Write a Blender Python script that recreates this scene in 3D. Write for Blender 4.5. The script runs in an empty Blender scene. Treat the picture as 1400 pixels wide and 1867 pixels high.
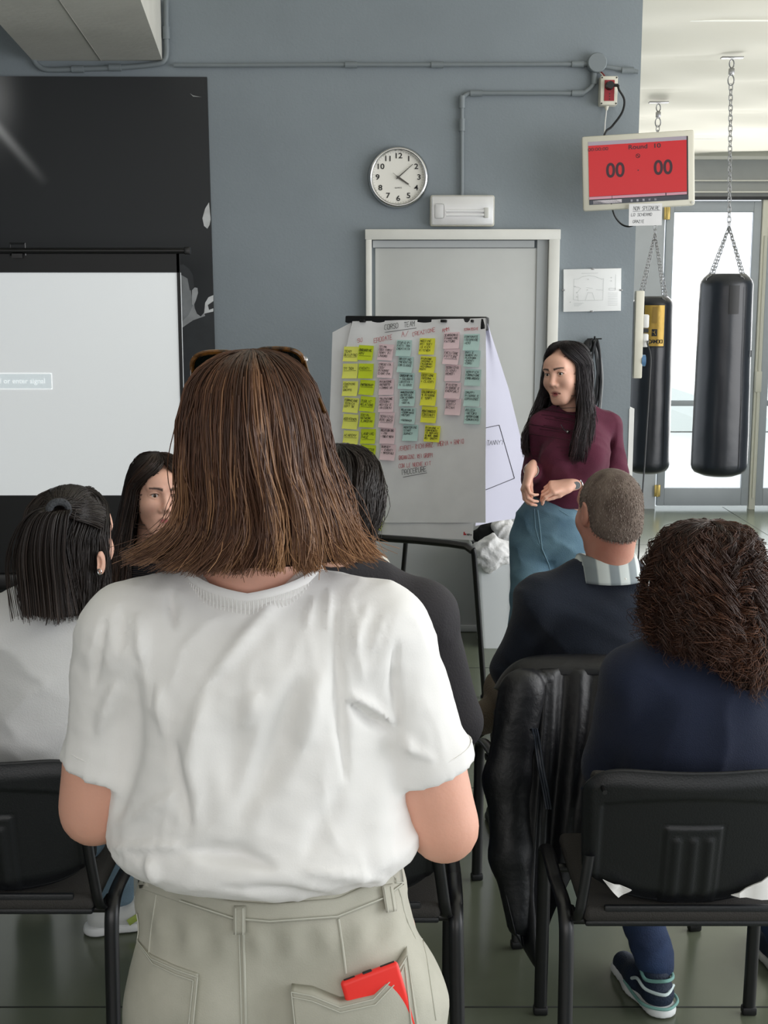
import bpy, bmesh, math, random
import numpy as np
from math import sin, cos, tan, pi, radians as rad, atan, atan2, sqrt
from mathutils import Vector as V, Matrix
from mathutils.bvhtree import BVHTree
sc = bpy.context.scene
COL = sc.collection
random.seed(5)
# ------------------------------------------------------------------ camera
FPX = 2350.0; PITCH = rad(9.5); CAMZ = 1.78
cd = bpy.data.cameras.new('camera'); cam = bpy.data.objects.new('camera', cd); COL.objects.link(cam)
cd.sensor_fit = 'VERTICAL'; cd.sensor_height = 24.0; cd.lens = FPX/1867*24.0
cd.clip_start = .05; cd.clip_end = 200
cam.location = (0, 0, CAMZ); cam.rotation_euler = (rad(90)-PITCH, 0, 0)
sc.camera = cam
# ------------------------------------------------------------------ sky, daylight, added fill, exposure
sc.view_settings.view_transform = 'Standard'; sc.view_settings.look = 'None'
sc.view_settings.gamma = 1; sc.view_settings.use_curve_mapping = False
sc.view_settings.exposure = 0.0
w = bpy.data.worlds.new('sky'); sc.world = w; w.use_nodes = True
bg = w.node_tree.nodes['Background']; bg.inputs[0].default_value = (.86, .93, 1.0, 1); bg.inputs[1].default_value = 1.55
def area(name, loc, rot, sx, sy, power, col=(1, 1, 1)):
    ld = bpy.data.lights.new(name, 'AREA'); ld.shape = 'RECTANGLE'; ld.size = sx; ld.size_y = sy
    ld.energy = power; ld.color = col
    o = bpy.data.objects.new(name, ld); o.location = loc; o.rotation_euler = rot; COL.objects.link(o)
    return o
area('daylight_right_windows', (4.4, 3.6, 1.7), (0, rad(90), 0), 2.6, 7.0, 178, (1, .965, .94))
area('daylight_glass_doors', (2.9, 10.6, 1.5), (rad(-90), 0, 0), 3.2, 2.2, 85, (1, .99, .97))
area('fill_behind_camera', (-.6, -2.9, 2.2), (rad(90), 0, 0), 7.0, 2.8, 108, (1, .965, .945))  # added fill light behind the camera, in front of a windowless wall
# ------------------------------------------------------------------ geometry helpers
def ray(px, py):
    dx = (px-700)/FPX; dy = -(py-933.5)/FPX
    return V((dx, cos(PITCH)+dy*sin(PITCH), -sin(PITCH)+dy*cos(PITCH)))
CAM = V((0, 0, CAMZ))
def at(px, py, Y):
    r = ray(px, py); return CAM + r*(Y/r.y)
def atz(px, py, z=0.0):
    r = ray(px, py); return CAM + r*((z-CAMZ)/r.z)
def lin(c):
    c = c/255.0
    return c/12.92 if c <= .04045 else ((c+.055)/1.055)**2.4
def rgb(*c): return tuple(lin(x) for x in c) + (1,)
def mat(name, c, rough=.6, metal=0.0, spec=.5, bump=0.0, bscale=40, vary=0.0, vscale=8, coat=0, trans=0, emit=None, estr=0, sss=0, paint=False, sheen=0, detail=4, alpha=1, stretch=None, colc=None):
    m = bpy.data.materials.new(name); m.use_nodes = True
    nt = m.node_tree; N = nt.nodes; L = nt.links; b = N['Principled BSDF']
    b.inputs['Base Color'].default_value = rgb(*c); b.inputs['Roughness'].default_value = rough
    b.inputs['Metallic'].default_value = metal; b.inputs['Specular IOR Level'].default_value = spec
    b.inputs['Coat Weight'].default_value = coat; b.inputs['Transmission Weight'].default_value = trans
    b.inputs['Alpha'].default_value = alpha
    if sheen: b.inputs['Sheen Weight'].default_value = sheen; b.inputs['Sheen Roughness'].default_value = .5
    if sss:
        b.inputs['Subsurface Weight'].default_value = sss; b.inputs['Subsurface Radius'].default_value = (.012, .005, .003); b.inputs['Subsurface Scale'].default_value = .6
    if emit: b.inputs['Emission Color'].default_value = rgb(*emit); b.inputs['Emission Strength'].default_value = estr
    tc = N.new('ShaderNodeTexCoord'); co = tc.outputs['Object']
    if stretch:
        mp = N.new('ShaderNodeMapping'); mp.inputs['Scale'].default_value = stretch; L.new(co, mp.inputs[0]); co = mp.outputs[0]
    last = None
    if vary or colc:
        n = N.new('ShaderNodeTexNoise'); n.inputs['Scale'].default_value = vscale; n.inputs['Detail'].default_value = 5; L.new(co, n.inputs['Vector'])
        r = N.new('ShaderNodeValToRGB'); r.color_ramp.elements[0].position = .3; r.color_ramp.elements[1].position = .7
        if colc: a0, a1 = rgb(*c), rgb(*colc)
        else: a0 = tuple(x*(1-vary) for x in rgb(*c)[:3])+(1,); a1 = tuple(min(1, x*(1+vary)) for x in rgb(*c)[:3])+(1,)
        r.color_ramp.elements[0].color = a0; r.color_ramp.elements[1].color = a1
        L.new(n.outputs['Fac'], r.inputs[0]); last = r.outputs[0]
    if paint:
        at_ = N.new('ShaderNodeAttribute'); at_.attribute_name = 'paint'
        mx = N.new('ShaderNodeMix'); mx.data_type = 'RGBA'
        if last: L.new(last, mx.inputs[6])
        else: mx.inputs[6].default_value = rgb(*c)
        L.new(at_.outputs['Color'], mx.inputs[7]); L.new(at_.outputs['Alpha'], mx.inputs[0]); last = mx.outputs[2]
    if last: L.new(last, b.inputs['Base Color'])
    if bump:
        n2 = N.new('ShaderNodeTexNoise'); n2.inputs['Scale'].default_value = bscale; n2.inputs['Detail'].default_value = detail; L.new(co, n2.inputs['Vector'])
        bp = N.new('ShaderNodeBump'); bp.inputs['Strength'].default_value = bump; bp.inputs['Distance'].default_value = .01
        L.new(n2.outputs['Fac'], bp.inputs['Height']); L.new(bp.outputs[0], b.inputs['Normal'])
    return m
def setp(o, label=None, cat=None, group=None, kind=None):
    if label: o['label'] = label
    if cat: o['category'] = cat
    if group: o['group'] = group
    if kind: o['kind'] = kind
    return o
def empty(name, loc=(0, 0, 0), rz=0.0, label=None, cat=None, group=None, kind=None):
    o = bpy.data.objects.new(name, None); o.empty_display_size = .1; COL.objects.link(o)
    o.location = loc; o.rotation_euler = (0, 0, rz)
    return setp(o, label, cat, group, kind)
def link(name, me, m=None, parent=None, **k):
    o = bpy.data.objects.new(name, me); COL.objects.link(o)
    if m is not None:
        for x in (m if isinstance(m, (list, tuple)) else [m]): me.materials.append(x)
    if parent is not None: o.parent = parent
    return setp(o, **k)
def mesh_np(name, verts, quads, smooth=True, tris=None, matidx=None):
    me = bpy.data.meshes.new(name); verts = np.asarray(verts, np.float32).reshape(-1, 3)
    me.vertices.add(len(verts)); me.vertices.foreach_set('co', verts.ravel())
    fs = []; st = []; n = 0
    if quads is not None and len(quads):
        q = np.asarray(quads, np.int32); fs.append(q.ravel()); st.append(np.arange(len(q))*4); n = len(q)*4
    if tris is not None and len(tris):
        t = np.asarray(tris, np.int32); fs.append(t.ravel()); st.append(n+np.arange(len(t))*3)
    lv = np.concatenate(fs).astype(np.int32); ls = np.concatenate(st).astype(np.int32)
    me.loops.add(len(lv)); me.loops.foreach_set('vertex_index', lv)
    me.polygons.add(len(ls)); me.polygons.foreach_set('loop_start', ls)
    me.polygons.foreach_set('use_smooth', np.full(len(ls), smooth, bool))
    if matidx is not None: me.polygons.foreach_set('material_index', np.asarray(matidx, np.int32))
    me.update(calc_edges=True); me.validate()
    return me
def grid_quads(nu, nv, wrapu=False):
    i = np.arange(nu if wrapu else nu-1); j = np.arange(nv-1); I, J = np.meshgrid(i, j, indexing='ij')
    a = I*nv+J; b = ((I+1) % nu)*nv+J
    return np.stack([a, b, b+1, a+1], -1).reshape(-1, 4)
class MB:
    def __init__(s): s.bm = bmesh.new()
    def box(s, c, size, R=None, bevel=0.0, seg=2):
        M = Matrix.Translation(V(c)) @ (R.to_4x4() if R is not None else Matrix()) @ Matrix.Diagonal(V(tuple(size)+(1,)))
        r = bmesh.ops.create_cube(s.bm, size=1, matrix=M)
        if bevel:
            es = list({e for v in r['verts'] for e in v.link_edges})
            bmesh.ops.bevel(s.bm, geom=es, offset=bevel, segments=seg, affect='EDGES', profile=.5)
        return s
    def cyl(s, a, b, r, r2=None, n=16, caps=True):
        a = V(a); b = V(b); d = b-a
        M = Matrix.Translation((a+b)/2) @ d.to_track_quat('Z', 'Y').to_matrix().to_4x4()
        bmesh.ops.create_cone(s.bm, cap_ends=caps, segments=n, radius1=r, radius2=r if r2 is None else r2, depth=d.length, matrix=M)
        return s
    def sph(s, c, r, n=12, sc=(1, 1, 1), R=None):
        M = Matrix.Translation(V(c)) @ (R.to_4x4() if R is not None else Matrix()) @ Matrix.Diagonal(V((r*sc[0], r*sc[1], r*sc[2], 1)))
        bmesh.ops.create_uvsphere(s.bm, u_segments=n*2, v_segments=n, radius=1, matrix=M); return s
    def tube(s, pts, r, n=10, closed=False, flat=None, caps=True):
        pts = [V(p) for p in pts]; k = len(pts); rings = []; prev = None
        for i, p in enumerate(pts):
            if closed: t = pts[(i+1) % k]-pts[i-1]
            else: t = pts[min(i+1, k-1)]-pts[max(i-1, 0)]
            t.normalize()
            if prev is None:
                u = t.orthogonal().normalized() if flat is None else (V(flat[0])-t*V(flat[0]).dot(t)).normalized()
            else: u = (prev-t*prev.dot(t)).normalized()
            prev = u; w_ = t.cross(u); rr = r[i] if isinstance(r, (list, tuple)) else r
            fl = flat[1] if flat else 1
            rings.append([s.bm.verts.new(p+u*(cos(2*pi*j/n)*rr)+w_*(sin(2*pi*j/n)*rr*fl)) for j in range(n)])
        for i in range(k if closed else k-1):
            A = rings[i]; B = rings[(i+1) % k]
            for j in range(n): s.bm.faces.new((A[j], A[(j+1) % n], B[(j+1) % n], B[j]))
        if caps and not closed:
            s.bm.faces.new(rings[0][::-1]); s.bm.faces.new(rings[-1])
        return s
    def prism(s, poly, d0, d1, ax='y'):
        def P(a, b, d): return {'y': (a, d, b), 'x': (d, a, b), 'z': (a, b, d)}[ax]
        A = [s.bm.verts.new(P(a, b, d0)) for a, b in poly]; B = [s.bm.verts.new(P(a, b, d1)) for a, b in poly]
        s.bm.faces.new(A); s.bm.faces.new(B[::-1]); n = len(poly)
        for i in range(n): s.bm.faces.new((A[i], B[i], B[(i+1) % n], A[(i+1) % n]))
        return s
    def xf(s, M): bmesh.ops.transform(s.bm, matrix=M, verts=s.bm.verts); return s
    def out(s, name, m=None, parent=None, smooth=True, **k):
        bmesh.ops.recalc_face_normals(s.bm, faces=s.bm.faces)
        me = bpy.data.meshes.new(name); s.bm.to_mesh(me); s.bm.free()
        me.polygons.foreach_set('use_smooth', [smooth]*len(me.polygons))
        if smooth: me.set_sharp_from_angle(angle=rad(38))
        return link(name, me, m, parent, **k)
def bez(pts, n=8):
    """catmull-rom through points"""
    P = [V(p) for p in pts]; out = []
    for i in range(len(P)-1):
        p0 = P[max(i-1, 0)]; p1 = P[i]; p2 = P[i+1]; p3 = P[min(i+2, len(P)-1)]
        for j in range(n):
            t = j/n; out.append(.5*((2*p1)+(p2-p0)*t+(2*p0-5*p1+4*p2-p3)*t*t+(-p0+3*p1-3*p2+p3)*t**3))
    out.append(P[-1]); return out
def text_me(txt, size, font_extrude=.0006, align='CENTER', offset=0.0, sx=1):
    c = bpy.data.curves.new('txt', 'FONT'); c.body = txt; c.size = size; c.extrude = font_extrude; c.align_x = align; c.align_y = 'CENTER'; c.offset = offset
    o = bpy.data.objects.new('txt', c); COL.objects.link(o)
    dg = bpy.context.evaluated_depsgraph_get(); me = bpy.data.meshes.new_from_object(o.evaluated_get(dg))
    bpy.data.objects.remove(o); bpy.data.curves.remove(c)
    if sx != 1: me.transform(Matrix.Diagonal((sx, 1, 1, 1)))
    return me
# handwriting: strokes on a 4 x 6 grid
GL = {'A': '002640 1333', 'B': '000636454333 0333423000', 'C': '45361605011030 41', 'D': '000626440420 00', 'E': '46060040 0333', 'F': '460600 0333', 'G': '4536160501103041432', 'H': '0006 4046 0343',
 'I': '2026', 'J': '461130', 'K': '0006 460340', 'L': '060040', 'M': '0006234640', 'N': '00064046', 'O': '1030414536160501 1001', 'P': '0006364543330', 'Q': '103041453616050110 2240', 'R': '000636454303 2340',
 'S': '453616050414334241301001', 'T': '0646 2620', 'U': '060110304146', 'V': '062046', 'W': '0610233046', 'X': '0046 0640', 'Y': '062346 2320', 'Z': '06460040', '0': '10304145361605011', '1': '152620', '2': '05163645440040',
 '3': '06462341301001', '4': '30360242', '5': '4606034341300', '-': '0343', '/': '0046', '+': '0343 2125', '(': '362220', ')': '163420', '.': '2021', ':': '2122 2425', '&': '40051636044230', ' ': ''}
def strokes(txt, h, x0, z0, maxw=None, slant=.12, rnd=None, amp=.06):
    """[(x,z),(x,z)] segments of one line of handwriting"""
    adv = h*.82; rnd = rnd or random; segs = []
    W = adv*len(txt); k = 1 if not maxw or W <= maxw else maxw/W
    for i, ch in enumerate(txt.upper()):
        for st in GL.get(ch, '').split():
            pts = [(int(st[j]), int(st[j+1])) for j in range(0, len(st)-1, 2)]
            P = [(x0+(i*adv+(a/4)*h*.62+b/6*h*slant+rnd.uniform(-amp, amp)*h)*k, z0+b/6*h+rnd.uniform(-amp, amp)*h) for a, b in pts]
            segs += [(P[j], P[j+1]) for j in range(len(P)-1)]
    return segs
def ink(segs, th, off, name, m, parent, **k):
    """segments (in the local x,z plane, facing -y) as thin ink ribbons"""
    vs = []; q = []
    for (a, b) in segs:
        dx, dz = b[0]-a[0], b[1]-a[1]; L_ = sqrt(dx*dx+dz*dz) or 1e-6; nx, nz = -dz/L_*th/2, dx/L_*th/2; ex, ez = dx/L_*th*.4, dz/L_*th*.4
        i = len(vs)
        for (x, z) in ((a[0]-ex+nx, a[1]-ez+nz), (a[0]-ex-nx, a[1]-ez-nz), (b[0]+ex-nx, b[1]+ez-nz), (b[0]+ex+nx, b[1]+ez+nz)):
            vs.append((x, off(x, z) if callable(off) else off, z))
        q.append((i, i+1, i+2, i+3))
    if not vs: return None
    return link(name, mesh_np(name, vs, q, False), m, parent, **k)
# ------------------------------------------------------------------ signed distance modelling
def v3(a): return np.array(a, np.float32)
class S:
    def __init__(s, lo, hi, res):
        s.lo = v3(lo); s.res = res; s.n = [int(math.ceil((hi[i]-lo[i])/res))+1 for i in range(3)]
        s.ax = [lo[i]+res*np.arange(s.n[i], dtype=np.float32) for i in range(3)]
        s.F = np.full(s.n, .25, np.float32)
    def sl(s, lo, hi):
        a = [max(0, int((lo[i]-s.lo[i])/s.res)) for i in range(3)]; b = [min(s.n[i], int((hi[i]-s.lo[i])/s.res)+2) for i in range(3)]
        if any(b[i] <= a[i] for i in range(3)): return None, None
        S_ = tuple(slice(a[i], b[i]) for i in range(3))
        return S_, np.meshgrid(*[s.ax[i][a[i]:b[i]] for i in range(3)], indexing='ij')
    def put(s, S_, D, k, op='u'):
        F = s.F[S_]; k = max(k, 1e-4)
        if op == 'u':
            h = np.maximum(k-np.abs(F-D), 0)/k; s.F[S_] = np.minimum(F, D)-h*h*k*.25
        else:
            D = -D; h = np.maximum(k-np.abs(F-D), 0)/k; s.F[S_] = np.maximum(F, D)+h*h*k*.25
    def cap(s, a, b, ra, rb=None, k=.02, flat=None, op='u'):
        rb = ra if rb is None else rb; a = v3(a); b = v3(b); m = max(ra, rb)*1.05+k+.06
        S_, G = s.sl(np.minimum(a, b)-m, np.maximum(a, b)+m)
        if S_ is None: return s
        d = b-a; L2 = float(d@d) or 1e-9
        P = [G[i]-a[i] for i in range(3)]; t = np.clip((P[0]*d[0]+P[1]*d[1]+P[2]*d[2])/L2, 0, 1)
        Q = [P[i]-t*d[i] for i in range(3)]; q2 = Q[0]**2+Q[1]**2+Q[2]**2
        f = 1
        if flat is not None:
            e = v3(flat[0]); e = e/np.linalg.norm(e); f = flat[1]; qd = Q[0]*e[0]+Q[1]*e[1]+Q[2]*e[2]
            q2 = q2+qd*qd*(1/(f*f)-1)
        r = ra+(rb-ra)*t; q = np.sqrt(q2)
        s.put(S_, (q-r)*(1 if f >= 1 else (f+1)/2), k, op); return s
    def ell(s, c, r, k=.02, R=None, op='u'):
        c = v3(c); m = max(r)+k+.06; S_, G = s.sl(c-m, c+m)
        if S_ is None: return s
        P = [G[i]-c[i] for i in range(3)]
        if R is not None: P = [sum(float(R[j][i])*P[j] for j in range(3)) for i in range(3)]
        q = np.sqrt((P[0]/r[0])**2+(P[1]/r[1])**2+(P[2]/r[2])**2); g = np.sqrt((P[0]/r[0]**2)**2+(P[1]/r[1]**2)**2+(P[2]/r[2]**2)**2)+1e-6
        s.put(S_, q*(q-1)/g, k, op); return s
    def clip(s, p, n, k=.004):
        n = v3(n); n = n/np.linalg.norm(n)
        D = (s.ax[0][:, None, None]-p[0])*n[0]+(s.ax[1][None, :, None]-p[1])*n[1]+(s.ax[2][None, None, :]-p[2])*n[2]
        h = np.maximum(k-np.abs(s.F-D), 0)/k; s.F = np.maximum(s.F, D)+h*h*k*.25; return s
    def union(s, o, k=.01):
        h = np.maximum(k-np.abs(s.F-o.F), 0)/k; s.F = np.minimum(s.F, o.F)-h*h*k*.25; return s
    def blank(s):
        o = S.__new__(S); o.lo, o.res, o.n, o.ax = s.lo, s.res, s.n, s.ax; o.F = np.full(s.n, .25, np.float32); return o
    def mesh(s):
        F = s.F; I = F < 0; nx, ny, nz = F.shape
        cnt = np.zeros((nx-1, ny-1, nz-1), np.int8); cs = [(i, j, k) for i in (0, 1) for j in (0, 1) for k in (0, 1)]
        for i, j, k in cs: cnt += I[i:nx-1+i, j:ny-1+j, k:nz-1+k]
        A = np.argwhere((cnt > 0) & (cnt < 8)); idx = np.full(cnt.shape, -1, np.int32); idx[tuple(A.T)] = np.arange(len(A))
        acc = np.zeros((len(A), 3), np.float32); num = np.zeros(len(A), np.float32)
        for a in cs:
            for ax in range(3):
                if a[ax]: continue
                b = list(a); b[ax] = 1
                fa = F[A[:, 0]+a[0], A[:, 1]+a[1], A[:, 2]+a[2]]; fb = F[A[:, 0]+b[0], A[:, 1]+b[1], A[:, 2]+b[2]]
                m = (fa < 0) != (fb < 0); t = np.where(m, fa/(fa-fb+1e-12), 0)
                p = np.tile(np.array(a, np.float32), (len(A), 1)); p[:, ax] += t
                acc += p*m[:, None]; num += m
        vs = (A+acc/num[:, None])*s.res+s.lo
        Q = []
        for ax in range(3):
            o = [(1, 2), (2, 0), (0, 1)][ax]
            sl0 = [slice(None)]*3; sl1 = [slice(None)]*3; sl0[ax] = slice(0, -1); sl1[ax] = slice(1, None)
            for q in o: sl0[q] = slice(1, -1); sl1[q] = slice(1, -1)
            a = I[tuple(sl0)]; b = I[tuple(sl1)]
            for mask, flip in ((a & ~b, False), (~a & b, True)):
                E = np.argwhere(mask)
                if not len(E): continue
                for q in o: E[:, q] += 1
                def g(d1, d2):
                    c = E.copy(); c[:, o[0]] -= d1; c[:, o[1]] -= d2; return idx[c[:, 0], c[:, 1], c[:, 2]]
                q4 = np.stack([g(1, 1), g(0, 1), g(0, 0), g(1, 0)], -1)
                Q.append(q4[:, ::-1] if flip else q4)
        return vs, np.concatenate(Q)
def vnormals(vs, q):
    n = np.zeros_like(vs); a = vs[q[:, 2]]-vs[q[:, 0]]; b = vs[q[:, 3]]-vs[q[:, 1]]; f = np.cross(a, b)
    for i in range(4): np.add.at(n, q[:, i], f)
    return n/(np.linalg.norm(n, axis=1)[:, None]+1e-9)
def wob(P, f, seed=0, oct=3):
    """cheap smooth pseudo noise, about -1..1"""
    r = np.random.RandomState(seed); o = np.zeros(len(P)); a = 1.0; tot = 0
    for k in range(oct):
        for j in range(3):
            d = r.normal(size=3); d /= np.linalg.norm(d); ph = r.uniform(0, 6.28)
            o += a*np.sin(P@d*f*(1+.3*j)+ph+1.3*np.sin(P@np.roll(d, 1)*f*.7+ph)); tot += a
        f *= 1.9; a *= .55
    return o/tot*1.6
# ================================================================== materials
M = {}
M['wall'] = mat('wall_paint', (133, 142, 148), .75, bump=.12, bscale=90, vary=.05, vscale=2.2)
M['ceil'] = mat('ceiling_white', (240, 236, 222), .8, vary=.04, vscale=1.2)
M['floor'] = mat('resin_floor', (98, 104, 88), .2, spec=.55, bump=.03, bscale=8, vary=.16, vscale=1.3)
M['white'] = mat('white_paint', (222, 222, 216), .5, vary=.03)
M['doorgrey'] = mat('door_grey', (190, 192, 190), .5, vary=.02)
M['black'] = mat('black_plastic', (16, 17, 19), .45, bump=.05, bscale=600)
M['blackmetal'] = mat('black_metal', (14, 14, 16), .35, metal=.0, spec=.6)
M['steel'] = mat('steel', (150, 150, 150), .3, metal=1.0)
M['brass'] = mat('brass', (205, 180, 110), .35, metal=.8)
M['alu'] = mat('aluminium_frame', (176, 182, 188), .45, spec=.4, vary=.03)
M['beige'] = mat('cream_plastic', (218, 215, 200), .5)
M['paper'] = mat('paper', (240, 240, 242), .85, vary=.03, vscale=12)
M['paperback'] = mat('paper_in_shade', (188, 188, 204), .85)  # darker copy of the paper, its shade put into the colour
M['ink'] = mat('black_ink', (22, 22, 24), .7)
M['redink'] = mat('red_ink', (196, 60, 72), .7)
M['glass'] = mat('clear_glass', (255, 255, 255), .0, trans=1.0, spec=.5)
M['outside'] = mat('outside_paving', (235, 236, 232), .9)
# ================================================================== room
YW = 6.75
def box_obj(name, lo, hi, m, parent=None, kind=None, bevel=0, **k):
    c = [(lo[i]+hi[i])/2 for i in range(3)]; s_ = [hi[i]-lo[i] for i in range(3)]
    return MB().box(c, s_, bevel=bevel).out(name, m, parent, smooth=bool(bevel), kind=kind, **k)
box_obj('floor', (-5, -3, -.1), (4.6, 10.95, 0), M['floor'], kind='structure')
jo = MB()
jm = mat('floor_joint', (38, 42, 38), .7)
for yy in (3.02, 4.5, 6.05, 7.6, 9.2): jo.box((-.2, yy, .0003), (9.4, .006, .0008))
for xx in (-2.6, -.62, 1.16, 2.9): jo.box((xx, 4, .0003), (.006, 13.8, .0008))
jo.out('trim_1', jm, kind='structure', smooth=False)
WX = at(1150, 700, YW).x
box_obj('wall_back', (-5, YW, 0), (WX, YW+.28, 4.0), M['wall'], kind='structure')
box_obj('wall_rear', (-5, -3.1, 0), (4.6, -3, 4.8), M['wall'], kind='structure')
box_obj('wall_left', (-5.1, -3, 0), (-5, YW+.2, 4.6), M['wall'], kind='structure')
box_obj('lit_return_strip', (WX-.004, YW-.004, .72), (WX+.022, YW+.25, 1.2), mat('lit_edge_strip', (240, 240, 238), .5), kind='structure')  # pale strip imitates light falling on the return face of the wall
def ceil_z(y): return 3.36-.113*(y-YW)
c = MB(); c.prism([(-3, ceil_z(-3)), (10.95, ceil_z(10.95)), (10.95, ceil_z(10.95)+.1), (-3, ceil_z(-3)+.1)], -5, 4.6, 'x')
c.out('ceiling', M['ceil'], kind='structure', smooth=False)
c = MB()
for yy in (7.45, 8.35, 9.3, 10.2): c.box((2.9, yy, ceil_z(yy)-.002), (3.4, .012, .008), Matrix.Rotation(-atan(.113), 3, 'X'))
c.out('trim_3', mat('ceiling_joint', (252, 251, 244), .5), kind='structure', smooth=False)
# wavy sheet added so its relief imitates light streaks on the ceiling
nu, nv = 90, 60
U, W_ = np.meshgrid(np.linspace(WX-.4, 4.6, nu), np.linspace(7.0, 10.9, nv), indexing='ij')
Zc = 3.36-.113*(W_-YW)-.02-.018*np.sin((W_*1.0+U*.36)*9+.9*np.sin(U*1.3))-.006*np.sin((W_-U*.25)*17)
link('ceiling_streak_sheet', mesh_np('ceiling_streak_sheet', np.stack([U, W_, Zc], -1), grid_quads(nu, nv)), M['ceil'], kind='structure')
# beam at the top left, running towards the wall
bx0 = at(60, 108, YW).x; bx1 = at(296, 112, YW).x; bz = at(180, 111, YW).z
sh = .105
c = MB(); bm = c.bm
vs = []
for (y, s_) in ((YW, 0), (2.0, (YW-2.0)*sh)):
    vs.append([bm.verts.new((x+s_, y, z)) for x, z in ((bx0, bz), (bx1, bz), (bx1, 4.2), (bx0, 4.2))])
A, B = vs
bm.faces.new(A); bm.faces.new(B[::-1])
for i in range(4): bm.faces.new((A[i], B[i], B[(i+1) % 4], A[(i+1) % 4]))
xm = bx0+(bx1-bx0)*.53
c.out('ceiling_beam', mat('beam_plaster', (205, 204, 196), .8, bump=.15, bscale=30, vary=.05, vscale=4), kind='structure', smooth=False)
c = MB(); p0 = V((xm, YW-.01, bz-.001)); p1 = V((xm-.06+4.7*sh, 2.02, bz-.001)); c.tube([p0, p1], .0022, 6)
c.out('trim_4', mat('crack_grey', (150, 150, 144), .8), kind='structure')
# door in the back wall
fl, fr, ft = at(667, 700, YW).x, at(1013, 700, YW).x, at(800, 418, YW).z
dr = empty('door_1', (0, YW, 0), kind='structure')
dw = .055
f = MB()
f.box((fl+dw*.3, -.02, ft/2-.003), (dw*.55, .06, ft-.01), bevel=.004); f.box(((fl+fr)/2, -.0225, ft-.028), (fr-fl+.004, .06, .052), bevel=.004)
f.box((fr-.028, -.02, ft/2-.003), (.055, .06, ft-.01), bevel=.004)
f.out('door_frame', M['white'], dr)
f = MB(); f.box((fr-.085, -.006, ft/2-.02), (.055, .03, ft-.06)); f.box(((fl+fr)/2-.045, -.007, ft-.075), (fr-fl-.165, .03, .035)); f.out('door_stop', mat('frame_shadow_grey', (168, 172, 174), .5), dr, smooth=False)
MB().box(((fl+fr)/2-.03, -.003, (ft-.09)/2), (fr-fl-.16, .02, ft-.1), bevel=.002).out('door_leaf', M['doorgrey'], dr)
MB().box(((fl+fr)/2, -.012, .02), (fr-fl-.12, .035, .035), bevel=.003).out('door_sill', mat('sill_grey', (200, 202, 202), .5), dr)
f = MB(); f.sph((fl+.14, -.06, 1.0), .012); f.cyl((fl+.14, -.012, 1.0), (fl+.14, -.06, 1.0), .009); f.tube([(fl+.14, -.06, 1.0), (fl+.26, -.06, 1.0)], .009); f.out('door_handle', M['steel'], dr)
# ---- glazed end wall
YE = 10.8
ztop = at(1300, 362, YE).z; zc0 = at(1300, 288, YE).z
xl = at(1205, 600, YE).x; xm1 = at(1379, 600, YE).x
gw = MB()
gw.box(((WX-1.2+xl)/2, YE+.06, 1.6), (xl-WX+1.2, .12, 3.2)); gw.out('wall_far', mat('far_wall_grey', (196, 200, 204), .7, vary=.03), kind='structure', smooth=False)
MB().box((3.0, YE+.05, (ztop+zc0)/2+.2), (4, .1, zc0-ztop+.4)).out('wall_over_doors', mat('transom_grey', (168, 170, 168), .6, vary=.03), kind='structure', smooth=False)
c = MB(); c.box((3.0, YE-.02, zc0), (4, .05, .03)); c.box((3.0, YE-.02, ztop+.05), (4, .03, .012)); c.box((3.0, YE-.02, ztop+.14), (4, .02, .01)); c.out('trim_5', mat('pale_rail', (232, 230, 220), .5), kind='structure', smooth=False)
MB().box((3.0, YE-.03, ztop), (4, .05, .025)).out('trim_6', M['black'], kind='structure', smooth=False)
def glass_door(n, x0, x1, hinge_left):
    d = empty('door_%d' % n, (0, YE, 0), kind='structure')
    m = M['alu']; f = MB(); z0 = .03; z1 = ztop-.02; st = .062
    f.box((x0+st/2, 0, (z0+z1)/2), (st, .05, z1-z0), bevel=.004); f.box((x1-st/2, 0, (z0+z1)/2), (st, .05, z1-z0), bevel=.004)
    f.box(((x0+x1)/2, 0, z1-.045), (x1-x0-2*st, .05, .09), bevel=.004); f.box(((x0+x1)/2, 0, z0+.075), (x1-x0-2*st, .05, .15), bevel=.004)
    zm = at(1300, 735, YE).z
    f.box(((x0+x1)/2, 0, zm), (x1-x0-2*st, .05, .045), bevel=.004); f.out('door_frame', m, d)
    for a, b in ((z0+.15, zm-.022), (zm+.022, z1-.09)):
        MB().box(((x0+x1)/2, 0, (a+b)/2), (x1-x0-2*st, .008, b-a)).out('pane', M['glass'], d, smooth=False)
    for zz in (.16, z1-.1, 1.35):
        h = MB(); xx = x0 if hinge_left else x1; h.box((xx, -.03, zz), (.05, .012, .1), bevel=.003); h.cyl((xx, -.038, zz-.05), (xx, -.038, zz+.05), .009); h.out('hinge', M['brass'], d)
    return d
glass_door(2, xl+.01, xm1-.01, True)
glass_door(3, xm1+.05, xm1+.86, False)
glass_door(4, xm1+.90, xm1+1.7, False)
c = MB(); c.box((xm1+.02, YE-.01, ztop/2), (.05, .07, ztop), bevel=.004); c.out('trim_7', mat('cream_post', (222, 220, 205), .5), kind='structure')
c = MB(); c.cyl((xm1+.02, YE-.06, .1), (xm1+.02, YE-.06, ztop-.3), .008); c.box((xm1+.02, YE-.055, 1.08), (.05, .03, .17), bevel=.004); c.out('door_bolt', M['beige'], smooth=True, kind='structure')
# daylight beyond
box_obj('outside_ground', (-3, 10.95, -.12), (12, 30, -.02), M['outside'], kind='structure')
box_obj('outside_wall', (-3, 17.2, 0), (12, 17.4, 1.12), mat('outside_wall_render', (225, 230, 224), .9), kind='structure')
box_obj('wall_right_parapet', (4.5, 7.2, 0), (4.6, 10.8, 3.2), M['wall'], kind='structure')
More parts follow.
